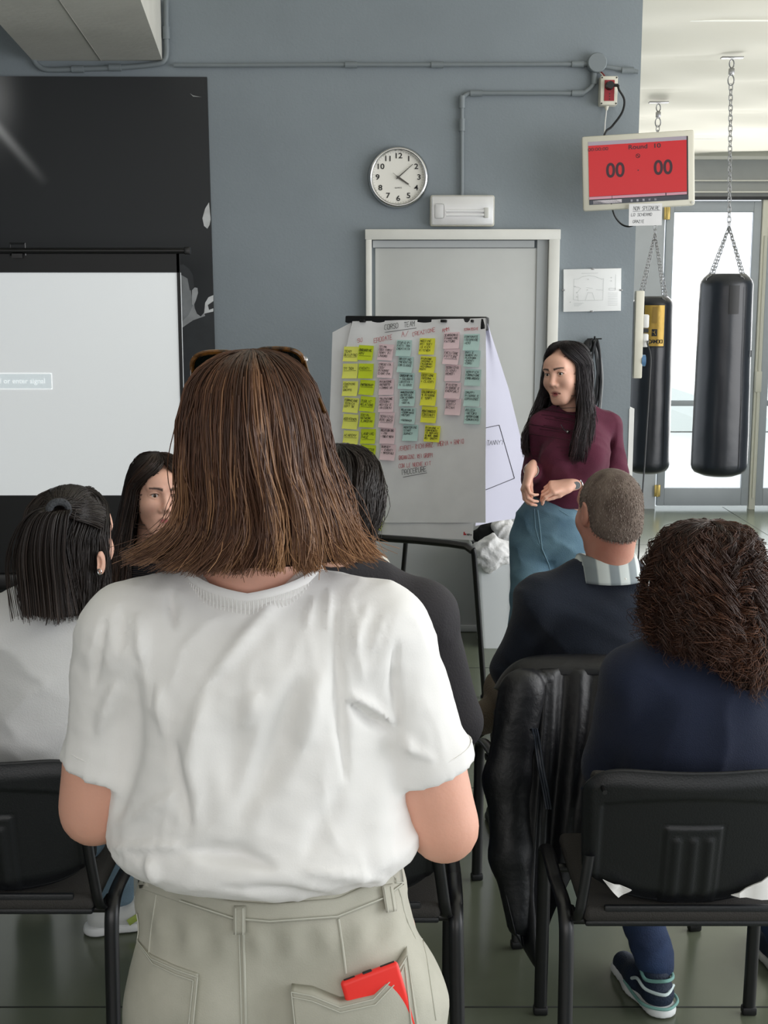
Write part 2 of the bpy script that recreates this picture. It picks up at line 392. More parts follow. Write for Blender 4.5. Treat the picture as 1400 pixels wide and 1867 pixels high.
# ================================================================== mural panel, printed flat
px0 = -3.9; p_r0 = at(377, 142, YW-.02); p_r1 = at(392, 660, YW-.02)
pt = at(190, 140, YW-.02).z
mu = empty('wall_mural', (0, YW, 0), label='large black wall mural panel with a grey printed boxer, behind the projection screen', cat='mural')
mm = bpy.data.materials.new('mural_print'); mm.use_nodes = True
nt = mm.node_tree; b = nt.nodes['Principled BSDF']; b.inputs['Roughness'].default_value = .5
tc = nt.nodes.new('ShaderNodeTexCoord'); mp = nt.nodes.new('ShaderNodeMapping'); mp.vector_type = 'POINT'
pa = at(0, 236, YW); pb_ = at(85, 335, YW); ang = atan2(pb_.z-pa.z, pb_.x-pa.x)
mp.inputs['Location'].default_value = (0, 0, 0)
# printed light beam: gaussian across the line pa->pb_, fading towards pb_
sx = nt.nodes.new('ShaderNodeSeparateXYZ'); nt.links.new(tc.outputs['Object'], sx.inputs[0])
def mth(op, a, b_=None):
    n = nt.nodes.new('ShaderNodeMath'); n.operation = op
    for i, x in enumerate((a, b_)):
        if x is None: continue
        if isinstance(x, (int, float)): n.inputs[i].default_value = x
        else: nt.links.new(x, n.inputs[i])
    return n.outputs[0]
nx, nz = -sin(ang), cos(ang)
dd = mth('ADD', mth('MULTIPLY', mth('SUBTRACT', sx.outputs[0], pa.x), nx), mth('MULTIPLY', mth('SUBTRACT', sx.outputs[2], pa.z), nz))
al = mth('ADD', mth('MULTIPLY', mth('SUBTRACT', sx.outputs[0], pa.x), cos(ang)), mth('MULTIPLY', mth('SUBTRACT', sx.outputs[2], pa.z), sin(ang)))
g1 = mth('EXPONENT', mth('MULTIPLY', mth('MULTIPLY', dd, dd), -1800))
fade = mth('MINIMUM', mth('MAXIMUM', mth('SUBTRACT', 1.0, mth('DIVIDE', al, .36)), 0), 1.0)
g2 = mth('EXPONENT', mth('MULTIPLY', mth('ADD', mth('MULTIPLY', mth('SUBTRACT', sx.outputs[0], pa.x-.02), mth('SUBTRACT', sx.outputs[0], pa.x-.02)), mth('MULTIPLY', mth('MULTIPLY', mth('SUBTRACT', sx.outputs[2], pa.z+.16), mth('SUBTRACT', sx.outputs[2], pa.z+.16)), .25)), -120))
tot = mth('ADD', mth('MULTIPLY', mth('MULTIPLY', g1, fade), .3), mth('MULTIPLY', g2, .22))
cr = nt.nodes.new('ShaderNodeMix'); cr.data_type = 'RGBA'; cr.inputs[6].default_value = rgb(30, 33, 36); cr.inputs[7].default_value = (1, 1, 1, 1)
nt.links.new(tot, cr.inputs[0]); nt.links.new(cr.outputs[2], b.inputs['Base Color'])
c = MB(); c.prism([(px0, .12), (at(396, 900, YW).x, .12), (p_r1.x, p_r1.z), (p_r0.x, pt), (px0, pt+.01)], -.016, -.002); c.out('panel', mm, mu, smooth=False)
def flat_print(name, pts, col, d, parent=mu):
    P = [at(x, y, YW-d) for x, y in pts]
    c = MB(); vs = [c.bm.verts.new((p.x, -d, p.z)) for p in P]; c.bm.faces.new(vs)
    o = c.out(name, mat('print_'+name, col, .55, vary=.18, vscale=14), parent, smooth=False); return o
flat_print('printed_shoulder', [(322, 640), (326, 600), (340, 590), (352, 583), (372, 574), (389, 566), (392, 700), (393, 800), (330, 800)], (44, 47, 50), .0165)
flat_print('printed_neck', [(327, 560), (345, 556), (353, 548), (355, 562), (359, 572), (366, 577), (372, 570), (374, 576), (352, 584), (340, 592), (326, 602)], (150, 152, 154), .017)
flat_print('printed_face', [(322, 500), (336, 499), (344, 506), (348, 528), (352, 556), (344, 574), (328, 590), (322, 590)], (128, 131, 133), .0172)
flat_print('printed_hair', [(322, 484), (334, 482), (345, 490), (352, 502), (354, 524), (346, 530), (342, 508), (332, 502), (322, 500)], (52, 54, 57), .0176)
flat_print('printed_ear', [(350, 529), (355, 524), (360, 525), (361, 534), (357, 548), (353, 557), (350, 555)], (168, 170, 172), .0178)
flat_print('printed_collar', [(374, 552), (380, 542), (389, 538), (389, 568), (380, 570), (372, 572)], (205, 207, 208), .0172)
flat_print('printed_collar_shadow', [(379, 556), (389, 549), (389, 562), (381, 565)], (40, 42, 45), .0178)
flat_print('printed_glove', [(381, 369), (374, 380), (369, 398), (372, 412), (378, 417), (382, 410), (384, 400)], (196, 198, 198), .017)
flat_print('printed_highlight', [(110, 466), (118, 461), (128, 461), (136, 466)], (190, 192, 192), .017)
flat_print('printed_highlight', [(154, 467), (166, 462), (182, 461), (198, 467)], (170, 172, 172), .017)
flat_print('printed_scratch', [(346, 170), (352, 174), (368, 177), (352, 176)], (150, 152, 152), .017)
# ================================================================== projection screen
YS = 6.15
ps = empty('projection_screen', (at(150, 600, YS).x, YS, 0), label='pull-up projection screen in a black case with a pale lit picture', cat='screen')
ox = ps.location.x
R_ = at(322, 500, YS).x-ox; T = at(150, 497, YS).z; Bt = at(150, 903, YS).z; Lx = -2.0+.0
tilt = lambda z: 0
c = MB(); c.box(((R_+Lx)/2+.01, 0, (T+Bt)/2), (R_-Lx+.02, .004, T-Bt+.0)); c.out('screen_sheet', mat('lit_screen', (240, 242, 242), .8, emit=(228, 234, 238), estr=.30), ps, smooth=False)
c = MB(); e = .024
c.box((R_+.010, -.004, (T+Bt)/2+.02), (e-.008, .006, T-Bt+.14)); c.box(((R_+Lx)/2, -.004, T+.045), (R_-Lx+.03, .006, .09)); c.out('black_border', M['black'], ps, smooth=False)
c = MB(); c.box(((R_+Lx)/2, -.003, Bt-.2), (R_-Lx+.05, .006, .4)); c.out('lower_border', M['black'], ps, smooth=False)
c = MB(); c.cyl((Lx-.05, -.01, T+.1), (R_+.07, -.01, T+.1), .014); c.box((R_+.055, -.01, T+.1), (.03, .034, .034), bevel=.005); c.out('top_bar', M['blackmetal'], ps)
hx = at(33, 450, YS).x-ox; hz = at(33, 462, YS).z
c = MB(); c.tube([(hx-.035, -.01, hz-.01), (hx-.035, -.01, hz+.045), (hx+.035, -.01, hz+.045), (hx+.035, -.01, hz-.01)], .005, 6); c.box((hx, -.01, hz-.012), (.05, .03, .02)); c.out('handle', M['blackmetal'], ps)
c = MB(); c.box(((R_+Lx)/2, 0, Bt-.42), (R_-Lx+.14, .08, .08), bevel=.01); c.out('case', M['blackmetal'], ps)
c = MB(); c.cyl((-.9, .05, .1), (-.9, .05, T+.1), .016)
c.out('pole', M['blackmetal'], ps)
for a in (80, 200, 320): MB().cyl((-.9, .05, .3), (-.9+.4*cos(rad(a)), .05+.35*sin(rad(a)), .012), .011).out('leg', M['blackmetal'], ps)
# faint message box in the picture
l_, r_, t_, b_ = -1.0, at(94, 690, YS).x-ox, at(50, 681, YS).z, at(50, 709, YS).z
mbx = mat('message_box', (226, 236, 238), .8, emit=(224, 234, 240), estr=.34)
mtx = mat('message_text', (250, 252, 252), .8, emit=(245, 250, 252), estr=.42)
c = MB(); c.box(((l_+r_)/2, -.0028, (t_+b_)/2), (r_-l_, .001, t_-b_)); c.out('message_box', mbx, ps, smooth=False)
c = MB()
for zz in (t_, b_): c.box(((l_+r_)/2, -.0035, zz), (r_-l_, .001, .004))
c.box((r_, -.0035, (t_+b_)/2), (.004, .001, t_-b_)); c.out('message_outline', mtx, ps, smooth=False)
me = text_me('No signal. Check signal or enter signal', .034, .0003, 'RIGHT'); me.transform(Matrix.Translation((r_-.03, -.004, (t_+b_)/2)) @ Matrix.Rotation(rad(90), 4, 'X')); link('message_text', me, mtx, ps)
# ================================================================== conduit, box, socket
cm = mat('conduit_grey', (122, 130, 134), .45, vary=.03)
def conduit(pts, name, label, r=.011, clips=(), Y=YW-.02):
    P = [at(x, y, Y) for x, y in pts]; root = empty(name, P[0], 0, label, 'conduit')
    L0 = P[0]; MB().tube([p-L0 for p in bez(P, 5)], r, 10).out('pipe', cm, root)
    for x, y, h in clips:
        p = at(x, y, Y)-L0; q = V((.03, 0, 0)) if h else V((0, 0, .03)); MB().cyl(p-q, p+q, r+.005, n=14).out('coupling', cm, root)
    return root
conduit([(317, 119), (420, 119), (600, 118), (800, 118), (1070, 117)], 'conduit', 'long grey conduit running level along the wall from the beam to the round junction box', clips=[(640, 118, 1), (797, 118, 1), (1053, 117, 1)])
conduit([(303, 0), (303, 60), (304, 92), (300, 110), (284, 117), (220, 123), (140, 126), (88, 127), (70, 121), (60, 108)], 'conduit', 'grey conduit bending under the end of the ceiling beam', r=.013, clips=[(303, 60, 0), (210, 123, 1), (142, 126, 1)])
conduit([(842, 358), (842, 300), (842, 240), (842, 200), (843, 180), (850, 172), (862, 170), (900, 170), (1000, 170), (1055, 170), (1070, 165), (1082, 152), (1083, 132)], 'conduit', 'grey conduit rising from the emergency lamp and turning towards the junction box', clips=[(842, 186, 0), (868, 170, 1), (1053, 170, 1), (842, 228, 0), (1083, 142, 0)])
conduit([(1095, 120), (1120, 124), (1145, 128), (1163, 131)], 'conduit', 'short grey conduit leaving the junction box towards the wall end', clips=[(1144, 128, 1)])
p = at(1086, 117, YW)
c = MB(); c.cyl((0, 0, 0), (0, -.05, 0), .048, n=32); c.cyl((0, -.05, 0), (0, -.055, 0), .048, .044, n=32); o = c.out('junction_box', cm, label='round grey junction box where the wall conduits meet', cat='junction box'); o.location = p
# socket box
p = at(1106, 169, YW); sb = empty('socket_box', p, 0, 'white wall socket box with red face and one black plug in it', 'socket')
hw, hh = .043, .07
MB().box((0, -.035, 0), (hw*2, .07, hh*2), bevel=.006).out('casing', M['beige'], sb)
MB().box((.001, -.071, .0), (.05, .004, .1)).out('red_face', mat('socket_red', (150, 22, 36), .35), sb, smooth=False)
for sx_ in (-1, 1):
    for sz in (-1, 1): MB().cyl((sx_*.036, -.07, sz*.062), (sx_*.036, -.072, sz*.062), .004, n=10).out('screw', M['blackmetal'], sb)
c = MB()
for k in range(3): c.cyl((0.003, -.072, -.016-.013*k), (0.003, -.0745, -.016-.013*k), .0028, n=8)
c.out('socket_hole', M['black'], sb)
MB().cyl((-.004, -.03, -.07), (-.004, -.03, -.09), .012, .006).out('gland', M['beige'], sb)
pl = MB(); pl.cyl((0, -.07, .022), (0, -.11, .022), .022, .018, n=20); pl.cyl((0, -.095, .022), (.04, -.1, .02), .008)
P0 = p+V((.04, -.1, .02)); pts = [P0-p]
for x, y, Y in ((1128, 163, 6.64), (1138, 182, 6.66), (1134, 205, 6.68), (1116, 230, 6.70), (1102, 246, 6.70), (1100, 300, 6.71)): pts.append(at(x, y, Y)-p)
pl.tube(bez(pts, 6), .0055, 8)
pp = pl.out('power_plug', M['black'], label='black plug and curved cable running from the socket box down behind the timer display', cat='plug'); pp.location = p
c = MB(); a0 = p+V((-.004, -.03, -.09)); c.tube([V((0, 0, 0)), at(1103, 225, 6.7)-a0, at(1101, 260, 6.7)-a0], .003, 8)
o = c.out('white_cable', mat('white_wire', (225, 225, 222), .4), label='thin white cable dropping from the bottom of the socket box', cat='cable'); o.location = a0
c = MB(); a0 = at(1094, 130, YW-.03); c.tube(bez([V((0, 0, 0)), at(1101, 137, YW-.04)-a0, at(1105, 145, YW-.03)-a0], 5), .0045, 8)
o = c.out('red_wire', mat('dark_red_wire', (120, 40, 40), .4), label='dark red and white wires between junction box and socket box', cat='wire'); o.location = a0
c = MB(); c.tube(bez([V((-.008, 0, 0)), at(1098, 137, YW-.045)-a0, at(1102, 145, YW-.03)-a0], 5), .002, 6); c.out('pale_wire', M['beige'], o)
# ================================================================== clock
p = at(726, 324, YW); ck = empty('wall_clock', p, 0, 'round chrome-rimmed wall clock with a white face and black numerals', 'clock')
Rk = .148
prof = [(Rk-.012, -.002), (Rk+.004, -.004), (Rk+.006, -.022), (Rk, -.04), (Rk-.008, -.046), (Rk-.014, -.042), (Rk-.018, -.03), (Rk-.018, -.02)]
nn = 64; vs = [(r*cos(2*pi*i/nn), y, r*sin(2*pi*i/nn)) for i in range(nn) for r, y in prof]
link('rim', mesh_np('rim', vs, grid_quads(nn, len(prof), True)), mat('chrome', (205, 205, 205), .12, metal=1.0), ck)
MB().cyl((0, 0, 0), (0, -.02, 0), Rk-.015, n=64).out('face', mat('clock_face', (236, 234, 226), .5), ck)
for h in range(1, 13):
    a = rad(90-30*h); me = text_me(str(h), .037, .0006, offset=.0005, sx=1.15)
    me.transform(Matrix.Translation((.105*cos(a), -.0215, .105*sin(a))) @ Matrix.Rotation(rad(90), 4, 'X')); link('numeral', me, M['ink'], ck)
me = text_me('QUARTZ', .009, .0003); me.transform(Matrix.Translation((.0, -.0212, -.052)) @ Matrix.Rotation(rad(90), 4, 'X')); link('lettering', me, M['ink'], ck)
c = MB()
for k in range(60):
    a = 2*pi*k/60; rr = .125; c.box((rr*cos(a), -.0208, rr*sin(a)), (.004 if k % 5 == 0 else .003, .001, .0012), Matrix.Rotation(-a, 3, 'Y'))
c.out('minute_marks', M['ink'], ck, smooth=False)
hm = mat('hand_grey', (70, 66, 60), .35)
def hand_(a, l, b, w_, name, y):
    a = rad(a); c = MB(); c.prism([(-b, -w_*.5), (0, -w_), (l*.96, -w_*.5), (l, 0), (l*.96, w_*.5), (0, w_), (-b, w_*.5)], y, y-.0015); c.xf(Matrix.Rotation(-a, 4, 'Y')); c.out(name, hm, ck, smooth=False)
hand_(-33, .065, .01, .005, 'hour_hand', -.024); hand_(41, .1, .014, .003, 'minute_hand', -.027); hand_(-38, .08, .035, .0012, 'second_hand', -.03)
MB().cyl((0, -.02, 0), (0, -.033, 0), .006).out('hub', hm, ck)
# ================================================================== emergency lamp
p = at(842, 385, YW); el = empty('emergency_lamp', p, 0, 'boxy clear-covered emergency lamp with two tubes above the door', 'lamp')
W2, H2 = .164, .078
MB().box((0, -.02, 0), (W2*2, .04, H2*2), bevel=.012).out('base', M['beige'], el)
MB().box((.0, -.046, 0), (W2*1.9, .02, H2*1.82), bevel=.008).out('reflector', mat('reflector_silver', (236, 236, 236), .3, metal=.3), el)
MB().box((-.118, -.062, -.004), (.05, .016, .075), bevel=.012).out('end_block', mat('reflector_end', (226, 226, 226), .4), el)
for zz in (.0, -.02): MB().cyl((-.085, -.068, zz-.002), (.108, -.068, zz-.002), .0075, n=14).out('tube', mat('tube_white', (246, 246, 246), .25), el)
MB().box((.12, -.064, -.012), (.022, .02, .05), bevel=.004).out('tube_socket', M['white'], el)
cl = MB().box((0, -.052, 0), (W2*1.96, .056, H2*1.92), bevel=.014).out('cover', mat('clear_cover', (250, 250, 250), .06, trans=1.0, spec=.4, alpha=.35), el)
# ================================================================== floor plan sheet under clips
p = at(1079, 529, YW); fp = empty('floor_plan', p, 0, 'white framed evacuation plan with a faint floor drawing, on the wall beside the door', 'plan')
fw, fh = .148, .108
c = MB(); c.box((0, -.008, 0), (fw*2, .012, fh*2), Matrix.Rotation(rad(-1.1), 3, 'Y'), bevel=.001); c.out('sheet', mat('plan_white', (232, 234, 234), .25), fp)
gi = mat('faint_ink', (186, 190, 190), .7)
sg = []
def pl_(pts): sg.extend([(pts[i], pts[i+1]) for i in range(len(pts)-1)])
def u(x, y): return ((x-690)/1130*2*fw, (540-y)/850*2*fh)
pl_([u(325, 320), u(400, 320), u(480, 275), u(620, 250), u(740, 268), u(870, 320), u(905, 310), u(900, 740), u(420, 750), u(325, 730), u(325, 320)])
pl_([u(330, 470), u(410, 480), u(460, 505), u(390, 590)]); pl_([u(570, 490), u(690, 505)]); pl_([u(760, 530), u(900, 540)]); pl_([u(410, 620), u(415, 750)]); pl_([u(560, 740), u(600, 590), u(690, 590), u(740, 740)])
pl_([u(1140, 230), u(1145, 540)]); pl_([u(1020, 500), u(1140, 500), u(1140, 540), u(1020, 540), u(1020, 500)])
for i, (x, y) in enumerate(((600, 325), (590, 535), (390, 675), (260, 780), (345, 465), (385, 590), (1055, 290), (1055, 355))): pl_([u(x-15, y), u(x+15, y)]); pl_([u(x, y-12), u(x, y+12)])
for k in range(4): pl_([u(340, 800+k*20), u(520-k*30, 800+k*20)])
pl_([u(470, 205), u(790, 200)])
for k in range(8): pl_([u(1000, 600+k*34), u(1190, 600+k*34)])
ink(sg, .0012, -.0162, 'drawing', gi, fp)
c = MB()
for x, y in ((.0, fh), (.0, -fh), (fw, 0), (-fw, 0)): c.box((x, -.012, y), (.014, .012, .008), bevel=.001)
c.out('clip', M['steel'], fp)
# ================================================================== coil of cables on a hook
p = at(1081, 618, YW); hk = empty('hanging_cables', p, 0, 'coil of black cables hanging from a wall hook behind the presenter', 'cables')
c = MB(); c.tube([(-.035, -.03, .0), (.04, -.03, .002)], .0035, 6); c.tube([(0, 0, 0), (0, -.05, 0), (0, -.055, .015)], .005, 6); c.out('hook', M['blackmetal'], hk)
rn = random.Random(4)
for k in range(7):
    w_ = .03+.012*rn.random(); h = .32+.12*rn.random(); dx = rn.uniform(-.02, .015)
    pts = [(dx+(w_*(1+.2*rn.random()))*sin(2*pi*t/16)*(.45+.55*abs(sin(pi*t/16))), -.03-.012*k*.5-.008*sin(t+k), -h/2+h/2*cos(2*pi*t/16)) for t in range(16)]
    MB().tube(bez(pts+[pts[0]], 4)[:-1], .0042+.002*(k % 3 == 0), 7, closed=True).out('cable_loop', mat('cable_%d' % k, (24, 26, 30) if k % 4 else (150, 152, 154), .4), hk)
c = MB(); c.sph((-.03, -.05, -.035), .03, 10, (1, .6, 1.2)); c.out('plug_block', M['black'], hk)
# ================================================================== vertical power strip at the wall end
p = at(1158, 610, YW-.0); st = empty('power_strip', (WX+.012, YW+.02, p.z), 0, 'cream vertical power strip fixed to the end of the wall with plugs in it', 'power strip')
zt, zb = at(1158, 530, YW).z-p.z, at(1158, 690, YW).z-p.z
MB().box((.022, 0, (zt+zb)/2), (.044, .05, zt-zb), bevel=.006).out('body', M['beige'], st)
for zz, hh in ((.098, .07), (-.0, .07)):
    MB().box((.058, 0, zz-.03), (.03, .045, hh), bevel=.008).out('plug', mat('plug_white', (226, 226, 224), .4), st)
MB().cyl((.04, -.0, -.135), (.062, -.0, -.135), .03, n=20).out('blue_plug', mat('plug_blue', (90, 130, 170), .35), st)
MB().box((.056, 0, .02), (.03, .04, .02)).out('switch', M['black'], st)
c = MB(); o0 = V((WX+.085, YW, at(1170, 622, YW).z))
pts = [(0, 0, 0)]+[tuple(at(x, y, Y)-o0) for x, y, Y in ((1180, 626, 6.72), (1186, 650, 6.7), (1184, 700, 6.68), (1179, 780, 6.66), (1174, 860, 6.64), (1168, 940, 6.6), (1164, 1010, 6.6), (1160, 1080, 6.6))]+[(-.05, -.2, -o0.z+.006)]
c.tube(bez(pts, 6), .0042, 7); o = c.out('hanging_cable', mat('cable_dark', (52, 54, 56), .4), label='thin dark cable hanging from the power strip to the floor in front of the bag', cat='cable'); o.location = o0
# ================================================================== timer display
tv = empty('timer_display', at(1163, 312, 6.45), rad(-9), 'wall-hung timer display with a cream frame and red screen reading Round 10', 'screen')
tv.rotation_euler = (0, rad(-2.6), rad(-8))
TW, TH = .535, .355
MB().box((0, .0, 0), (TW, .035, TH), bevel=.012).out('frame', M['beige'], tv)
MB().box((0, .03, 0), (TW*.8, .05, TH*.8), bevel=.01).out('back_case', M['beige'], tv)
sw, shh = TW*.885, TH*.84
MB().box((0, -.0165, .0), (sw, .004, shh)).out('screen', mat('screen_dark', (30, 24, 30), .25), tv, smooth=False)
def scr(name, x0, x1, z0, z1, col, e=.5):
    MB().box(((x0+x1)/2*sw, -.0192, (z0+z1)/2*shh), ((x1-x0)*sw, .0006, (z1-z0)*shh)).out(name, mat('px_'+name, col, .3, emit=col, estr=e), tv, smooth=False)
scr('title_bar', -.5, .485, .44, .5, (150, 140, 152), .3); scr('red_field', -.5, .485, -.37, .44, (182, 22, 30), .30)
for i, (a, b) in enumerate(((-.5, -.27), (-.265, .27), (.28, .485))): scr('button', a, b, -.415, -.375, (176, 128, 142), .35)
scr('task_bar', -.5, .5, -.5, -.43, (52, 56, 66), .2); scr('search_field', -.46, -.17, -.49, -.435, (190, 184, 188), .35)
for k in range(5): scr('icon', .0-.08+.06*k, .02-.08+.06*k, -.485, -.45, (190, 190, 200), .4)
dk = mat('screen_glyph', (62, 30, 42), .4)
def tt(t, s_, x, z, al='CENTER', off=0, sx=1.0):
    me = text_me(t, s_, .0003, al, off, sx); me.transform(Matrix.Translation((x*sw, -.0202, z*shh)) @ Matrix.Rotation(rad(90), 4, 'X')); link('lettering', me, dk, tv)
tt('Round', .029, .0, .375, off=.0005, sx=1.2); tt('10', .029, .19, .375, off=.0005, sx=1.3); tt('00:00:00', .022, -.4, .375, sx=1.3); tt('00', .095, -.23, .02, off=.002, sx=.95); tt('00', .095, .25, .02, off=.002, sx=.95); tt('.', .05, .0, .05)
me = MB(); a = [(.0+.009*cos(2*pi*i/20), -.0203, .235*shh+.009*sin(2*pi*i/20)) for i in range(20)]; me.tube(a, .0013, 6, closed=True); me.tube([(-.006, -.0203, .235*shh+.006), (.006, -.0203, .235*shh-.006)], .0013, 6); me.out('symbol', dk, tv)
MB().cyl((TW/2-.012, -.018, -TH/2+.014), (TW/2-.012, -.021, -TH/2+.014), .006, n=14).out('power_button', M['white'], tv)
wl = V((1163, 312, 0)); c = MB(); c.box((-.1, .1, 0), (.06, .12, .1)); c.box((-.1, .2, 0), (.04, .16, .05)); c.out('wall_bracket', M['blackmetal'], tv, smooth=False)
c = MB(); o0 = at(1114, 378, 6.45); c.tube(bez([V((0, 0, .02))]+[at(x, y, Y)-o0 for x, y, Y in ((1120, 392, 6.5), (1132, 408, 6.52), (1146, 413, 6.5), (1160, 408, 6.46))], 6), .0045, 7)
o = c.out('sagging_cable', M['black'], label='short black cable sagging below the timer display', cat='cable'); o.location = o0
no = empty('paper_note', at(1177, 372, 6.41), 0, 'white handwritten paper note taped under the timer display', 'note'); no.rotation_euler = (rad(3), rad(-.8), rad(-8))
MB().box((.0, 0, -.05), (.158, .002, .104)).out('sheet', M['paper'], no, smooth=False)
sg = strokes('NON SPEGNERE', .017, -.058, -.028, .125) + strokes('LO SCHERMO', .013, -.068, -.056, .1)+strokes('GRAZIE', .013, -.06, -.088, .055)+[((-.06, -.034), (.07, -.031))]
ink(sg, .0017, -.0016, 'lettering', mat('pen_grey', (96, 98, 104), .7), no)
# ================================================================== flip chart
TH_ = rad(25); LEAN = rad(8)
U_ = V((cos(TH_), -sin(TH_), 0)); nh = V((-sin(TH_), -cos(TH_), 0))
UP = (V((0, 0, 1))*cos(LEAN)-nh*sin(LEAN)).normalized(); NN = U_.cross(UP)*1.0   # faces the audience
A0 = at(860, 985, 5.5)
BM = Matrix((( U_.x, -NN.x, UP.x, A0.x), (U_.y, -NN.y, UP.y, A0.y), (U_.z, -NN.z, UP.z, A0.z), (0, 0, 0, 1)))
if NN.y > 0: NN = -NN; BM = Matrix((( U_.x, -NN.x, UP.x, A0.x), (U_.y, -NN.y, UP.y, A0.y), (U_.z, -NN.z, UP.z, A0.z), (0, 0, 0, 1)))
BI = BM.inverted()
def bl(px, py, off=0.0):
    """board-plane coordinates of a point; off = distance in front of the board"""
    o = BI @ CAM; d = BI.to_3x3() @ ray(px, py); t = (-off-o.y)/d.y; q = o+d*t; return q.x, q.z
ez = empty('flip_chart_easel', (0, 0, 0), 0, 'black-framed flip chart easel holding the paper covered in sticky notes', 'easel'); ez.matrix_world = BM
xl0, zt0 = bl(631, 584); xr0, _ = bl(889, 584); zbt = 0.0
bk = M['blackmetal']
MB().box(((xl0+xr0)/2, .012, zt0/2), (xr0-xl0-.03, .012, zt0), bevel=.004).out('board', mat('board_white', (215, 216, 218), .4), ez)
MB().box(((xl0+xr0)/2, .004, zt0+.004), (xr0-xl0, .035, .032), bevel=.006).out('clamp_bar', bk, ez)
MB().box((xr0-.012, -.0, zt0-.012), (.026, .04, .05), bevel=.005).out('clamp_end', bk, ez)
# tray as curved rail
xa, za = bl(600, 958); xb, zb_ = bl(862, 990)
tr = [bl(x, y) for x, y in ((560, 966), (640, 976), (700, 981), (760, 985), (820, 991), (852, 996), (863, 1004))]
MB().tube([(x, -.012, z) for x, z in tr], .026, 12, flat=((0, 1, 0), .62)).out('pen_tray', bk, ez)
def wl_(p): return BI @ V(p)
fR = atz(883, 1272); q = V((tr[-1][0], -.01, tr[-1][1]+.01)); fRl = wl_(fR+V((0, 0, .012)))
MB().tube([q, q+(fRl-q)*.04+V((.004, 0, 0)), fRl], .0125, 10).out('leg', bk, ez)
MB().cyl(fRl+(q-fRl)*.0, wl_(fR+V((0, 0, .002))), .018, n=12).out('foot', M['black'], ez)
fL = atz(560, 1250, 0); fLl = wl_(V((fR.x-.82, fR.y+.42, .012))); q2 = V((xl0+.02, -.01, .02))
MB().tube([q2, fLl], .0125, 10).out('leg', bk, ez); 
q3 = V(((xl0+xr0)/2+.03, .03, zt0*.8)); x3, z3 = bl(729, 990); pR = at(722, 1100, 6.15); MB().tube([q3, wl_(V((pR.x, 6.25, .01)))], .0115, 10).out('rear_leg', bk, ez)
c = MB(); kx, kz = bl(770, 1068); c.cyl(wl_(at(752, 1070, 5.75)), wl_(at(771, 1067, 5.75)), .009); c.out('locking_knob', bk, ez)
# paper sheets
def sheet(name, Lp, Rp, label, off=.014, seed=1, amp=.003, buck=.0, m=None, nu=60, nv=90, depth=None, cat='paper'):
    """Lp / Rp: edge points from top to bottom, on the board plane"""
    L_ = np.array([bl(*p, off) for p in Lp]); R2 = np.array([bl(*p, off) for p in Rp])
    def res(P):
        t = np.linspace(0, 1, nv); s_ = np.concatenate([[0], np.cumsum(np.linalg.norm(np.diff(P, axis=0), axis=1))]); s_ /= s_[-1]
        return np.stack([np.interp(t, s_, P[:, 0]), np.interp(t, s_, P[:, 1])], -1)
    A = res(L_); B = res(R2); u_ = np.linspace(0, 1, nu)[:, None, None]
    P = A[None]*(1-u_)+B[None]*u_
    X = P[..., 0]; Z = P[..., 1]; W_ = wob(np.stack([X.ravel()*14, Z.ravel()*9, X.ravel()*0], -1), 1.0, seed).reshape(X.shape)
    t = np.linspace(0, 1, nv)[None, :]; uu = np.linspace(0, 1, nu)[:, None]
    Y = -off-amp*W_-buck*np.exp(-((t)/.12)**2)*np.sin(uu*19+seed)*.6
    if depth is not None: Y = Y+depth(uu, t)
    o = empty(name, (0, 0, 0), 0, label, cat); o.matrix_world = BM
    vs = np.stack([X, Y, Z], -1).reshape(-1, 3); n = len(vs); vb = vs.copy(); vb[:, 1] += .0006; g = grid_quads(nu, nv)
    me = mesh_np('sheet', np.concatenate([vs, vb]), np.concatenate([g, g[:, ::-1]+n])); link('sheet', me, m or M['paper'], o)
    return o
sheet('flipchart_sheet', [(606, 606), (603, 700), (600, 780), (604, 850), (612, 900)], [(640, 588), (640, 700), (640, 780), (645, 850), (650, 900)], 'blank back sheet showing at the far edge of the flip chart, behind the note-covered sheet', off=.006, seed=3, amp=.001)
pad = sheet('flipchart_pad', [(650, 588), (640, 700), (636, 850), (650, 972)], [(880, 588), (872, 700), (868, 850), (862, 985)], 'flip chart pad under the note-covered sheet, small red logo at its bottom corner', off=.008, seed=2, amp=.0008)
main = sheet('flipchart_sheet', [(643, 586), (637, 610), (630, 640), (626, 680), (623, 740), (623, 800), (626, 860), (634, 953)], [(886, 580), (886, 650), (886, 750), (885, 850), (885, 953)], 'large crumpled paper sheet covered with coloured sticky notes on the flip chart', off=.016, seed=7, amp=.0022, buck=.007)
# shade-tinted sheet turned back over the board, hanging at its edge
o = empty('flipchart_sheet', (0, 0, 0), 0, 'lavender-shadowed paper sheet with a drawn box, hanging behind the flip chart edge', 'paper')
Lp = [at(884, 588, 5.62), at(884, 700, 5.66), at(884, 800, 5.68), at(880, 880, 5.66), at(866, 958, 5.58)]
Rp = [at(889, 590, 5.62), at(928, 710, 5.9), at(950, 800, 5.98), at(962, 850, 5.98), at(955, 943, 5.95)]
nu, nv = 24, 50
def res3(P, n):
    P = np.array([tuple(p) for p in P]); t = np.linspace(0, 1, n); s_ = np.linspace(0, 1, len(P)); return np.stack([np.interp(t, s_, P[:, i]) for i in range(3)], -1)
A = res3(Lp, nv); B = res3(Rp, nv); u_ = np.linspace(0, 1, nu)[:, None, None]; P = A[None]*(1-u_)+B[None]*u_
P[..., 1] += .012*np.sin(u_[..., 0]*6+np.linspace(0, 5, nv)[None])
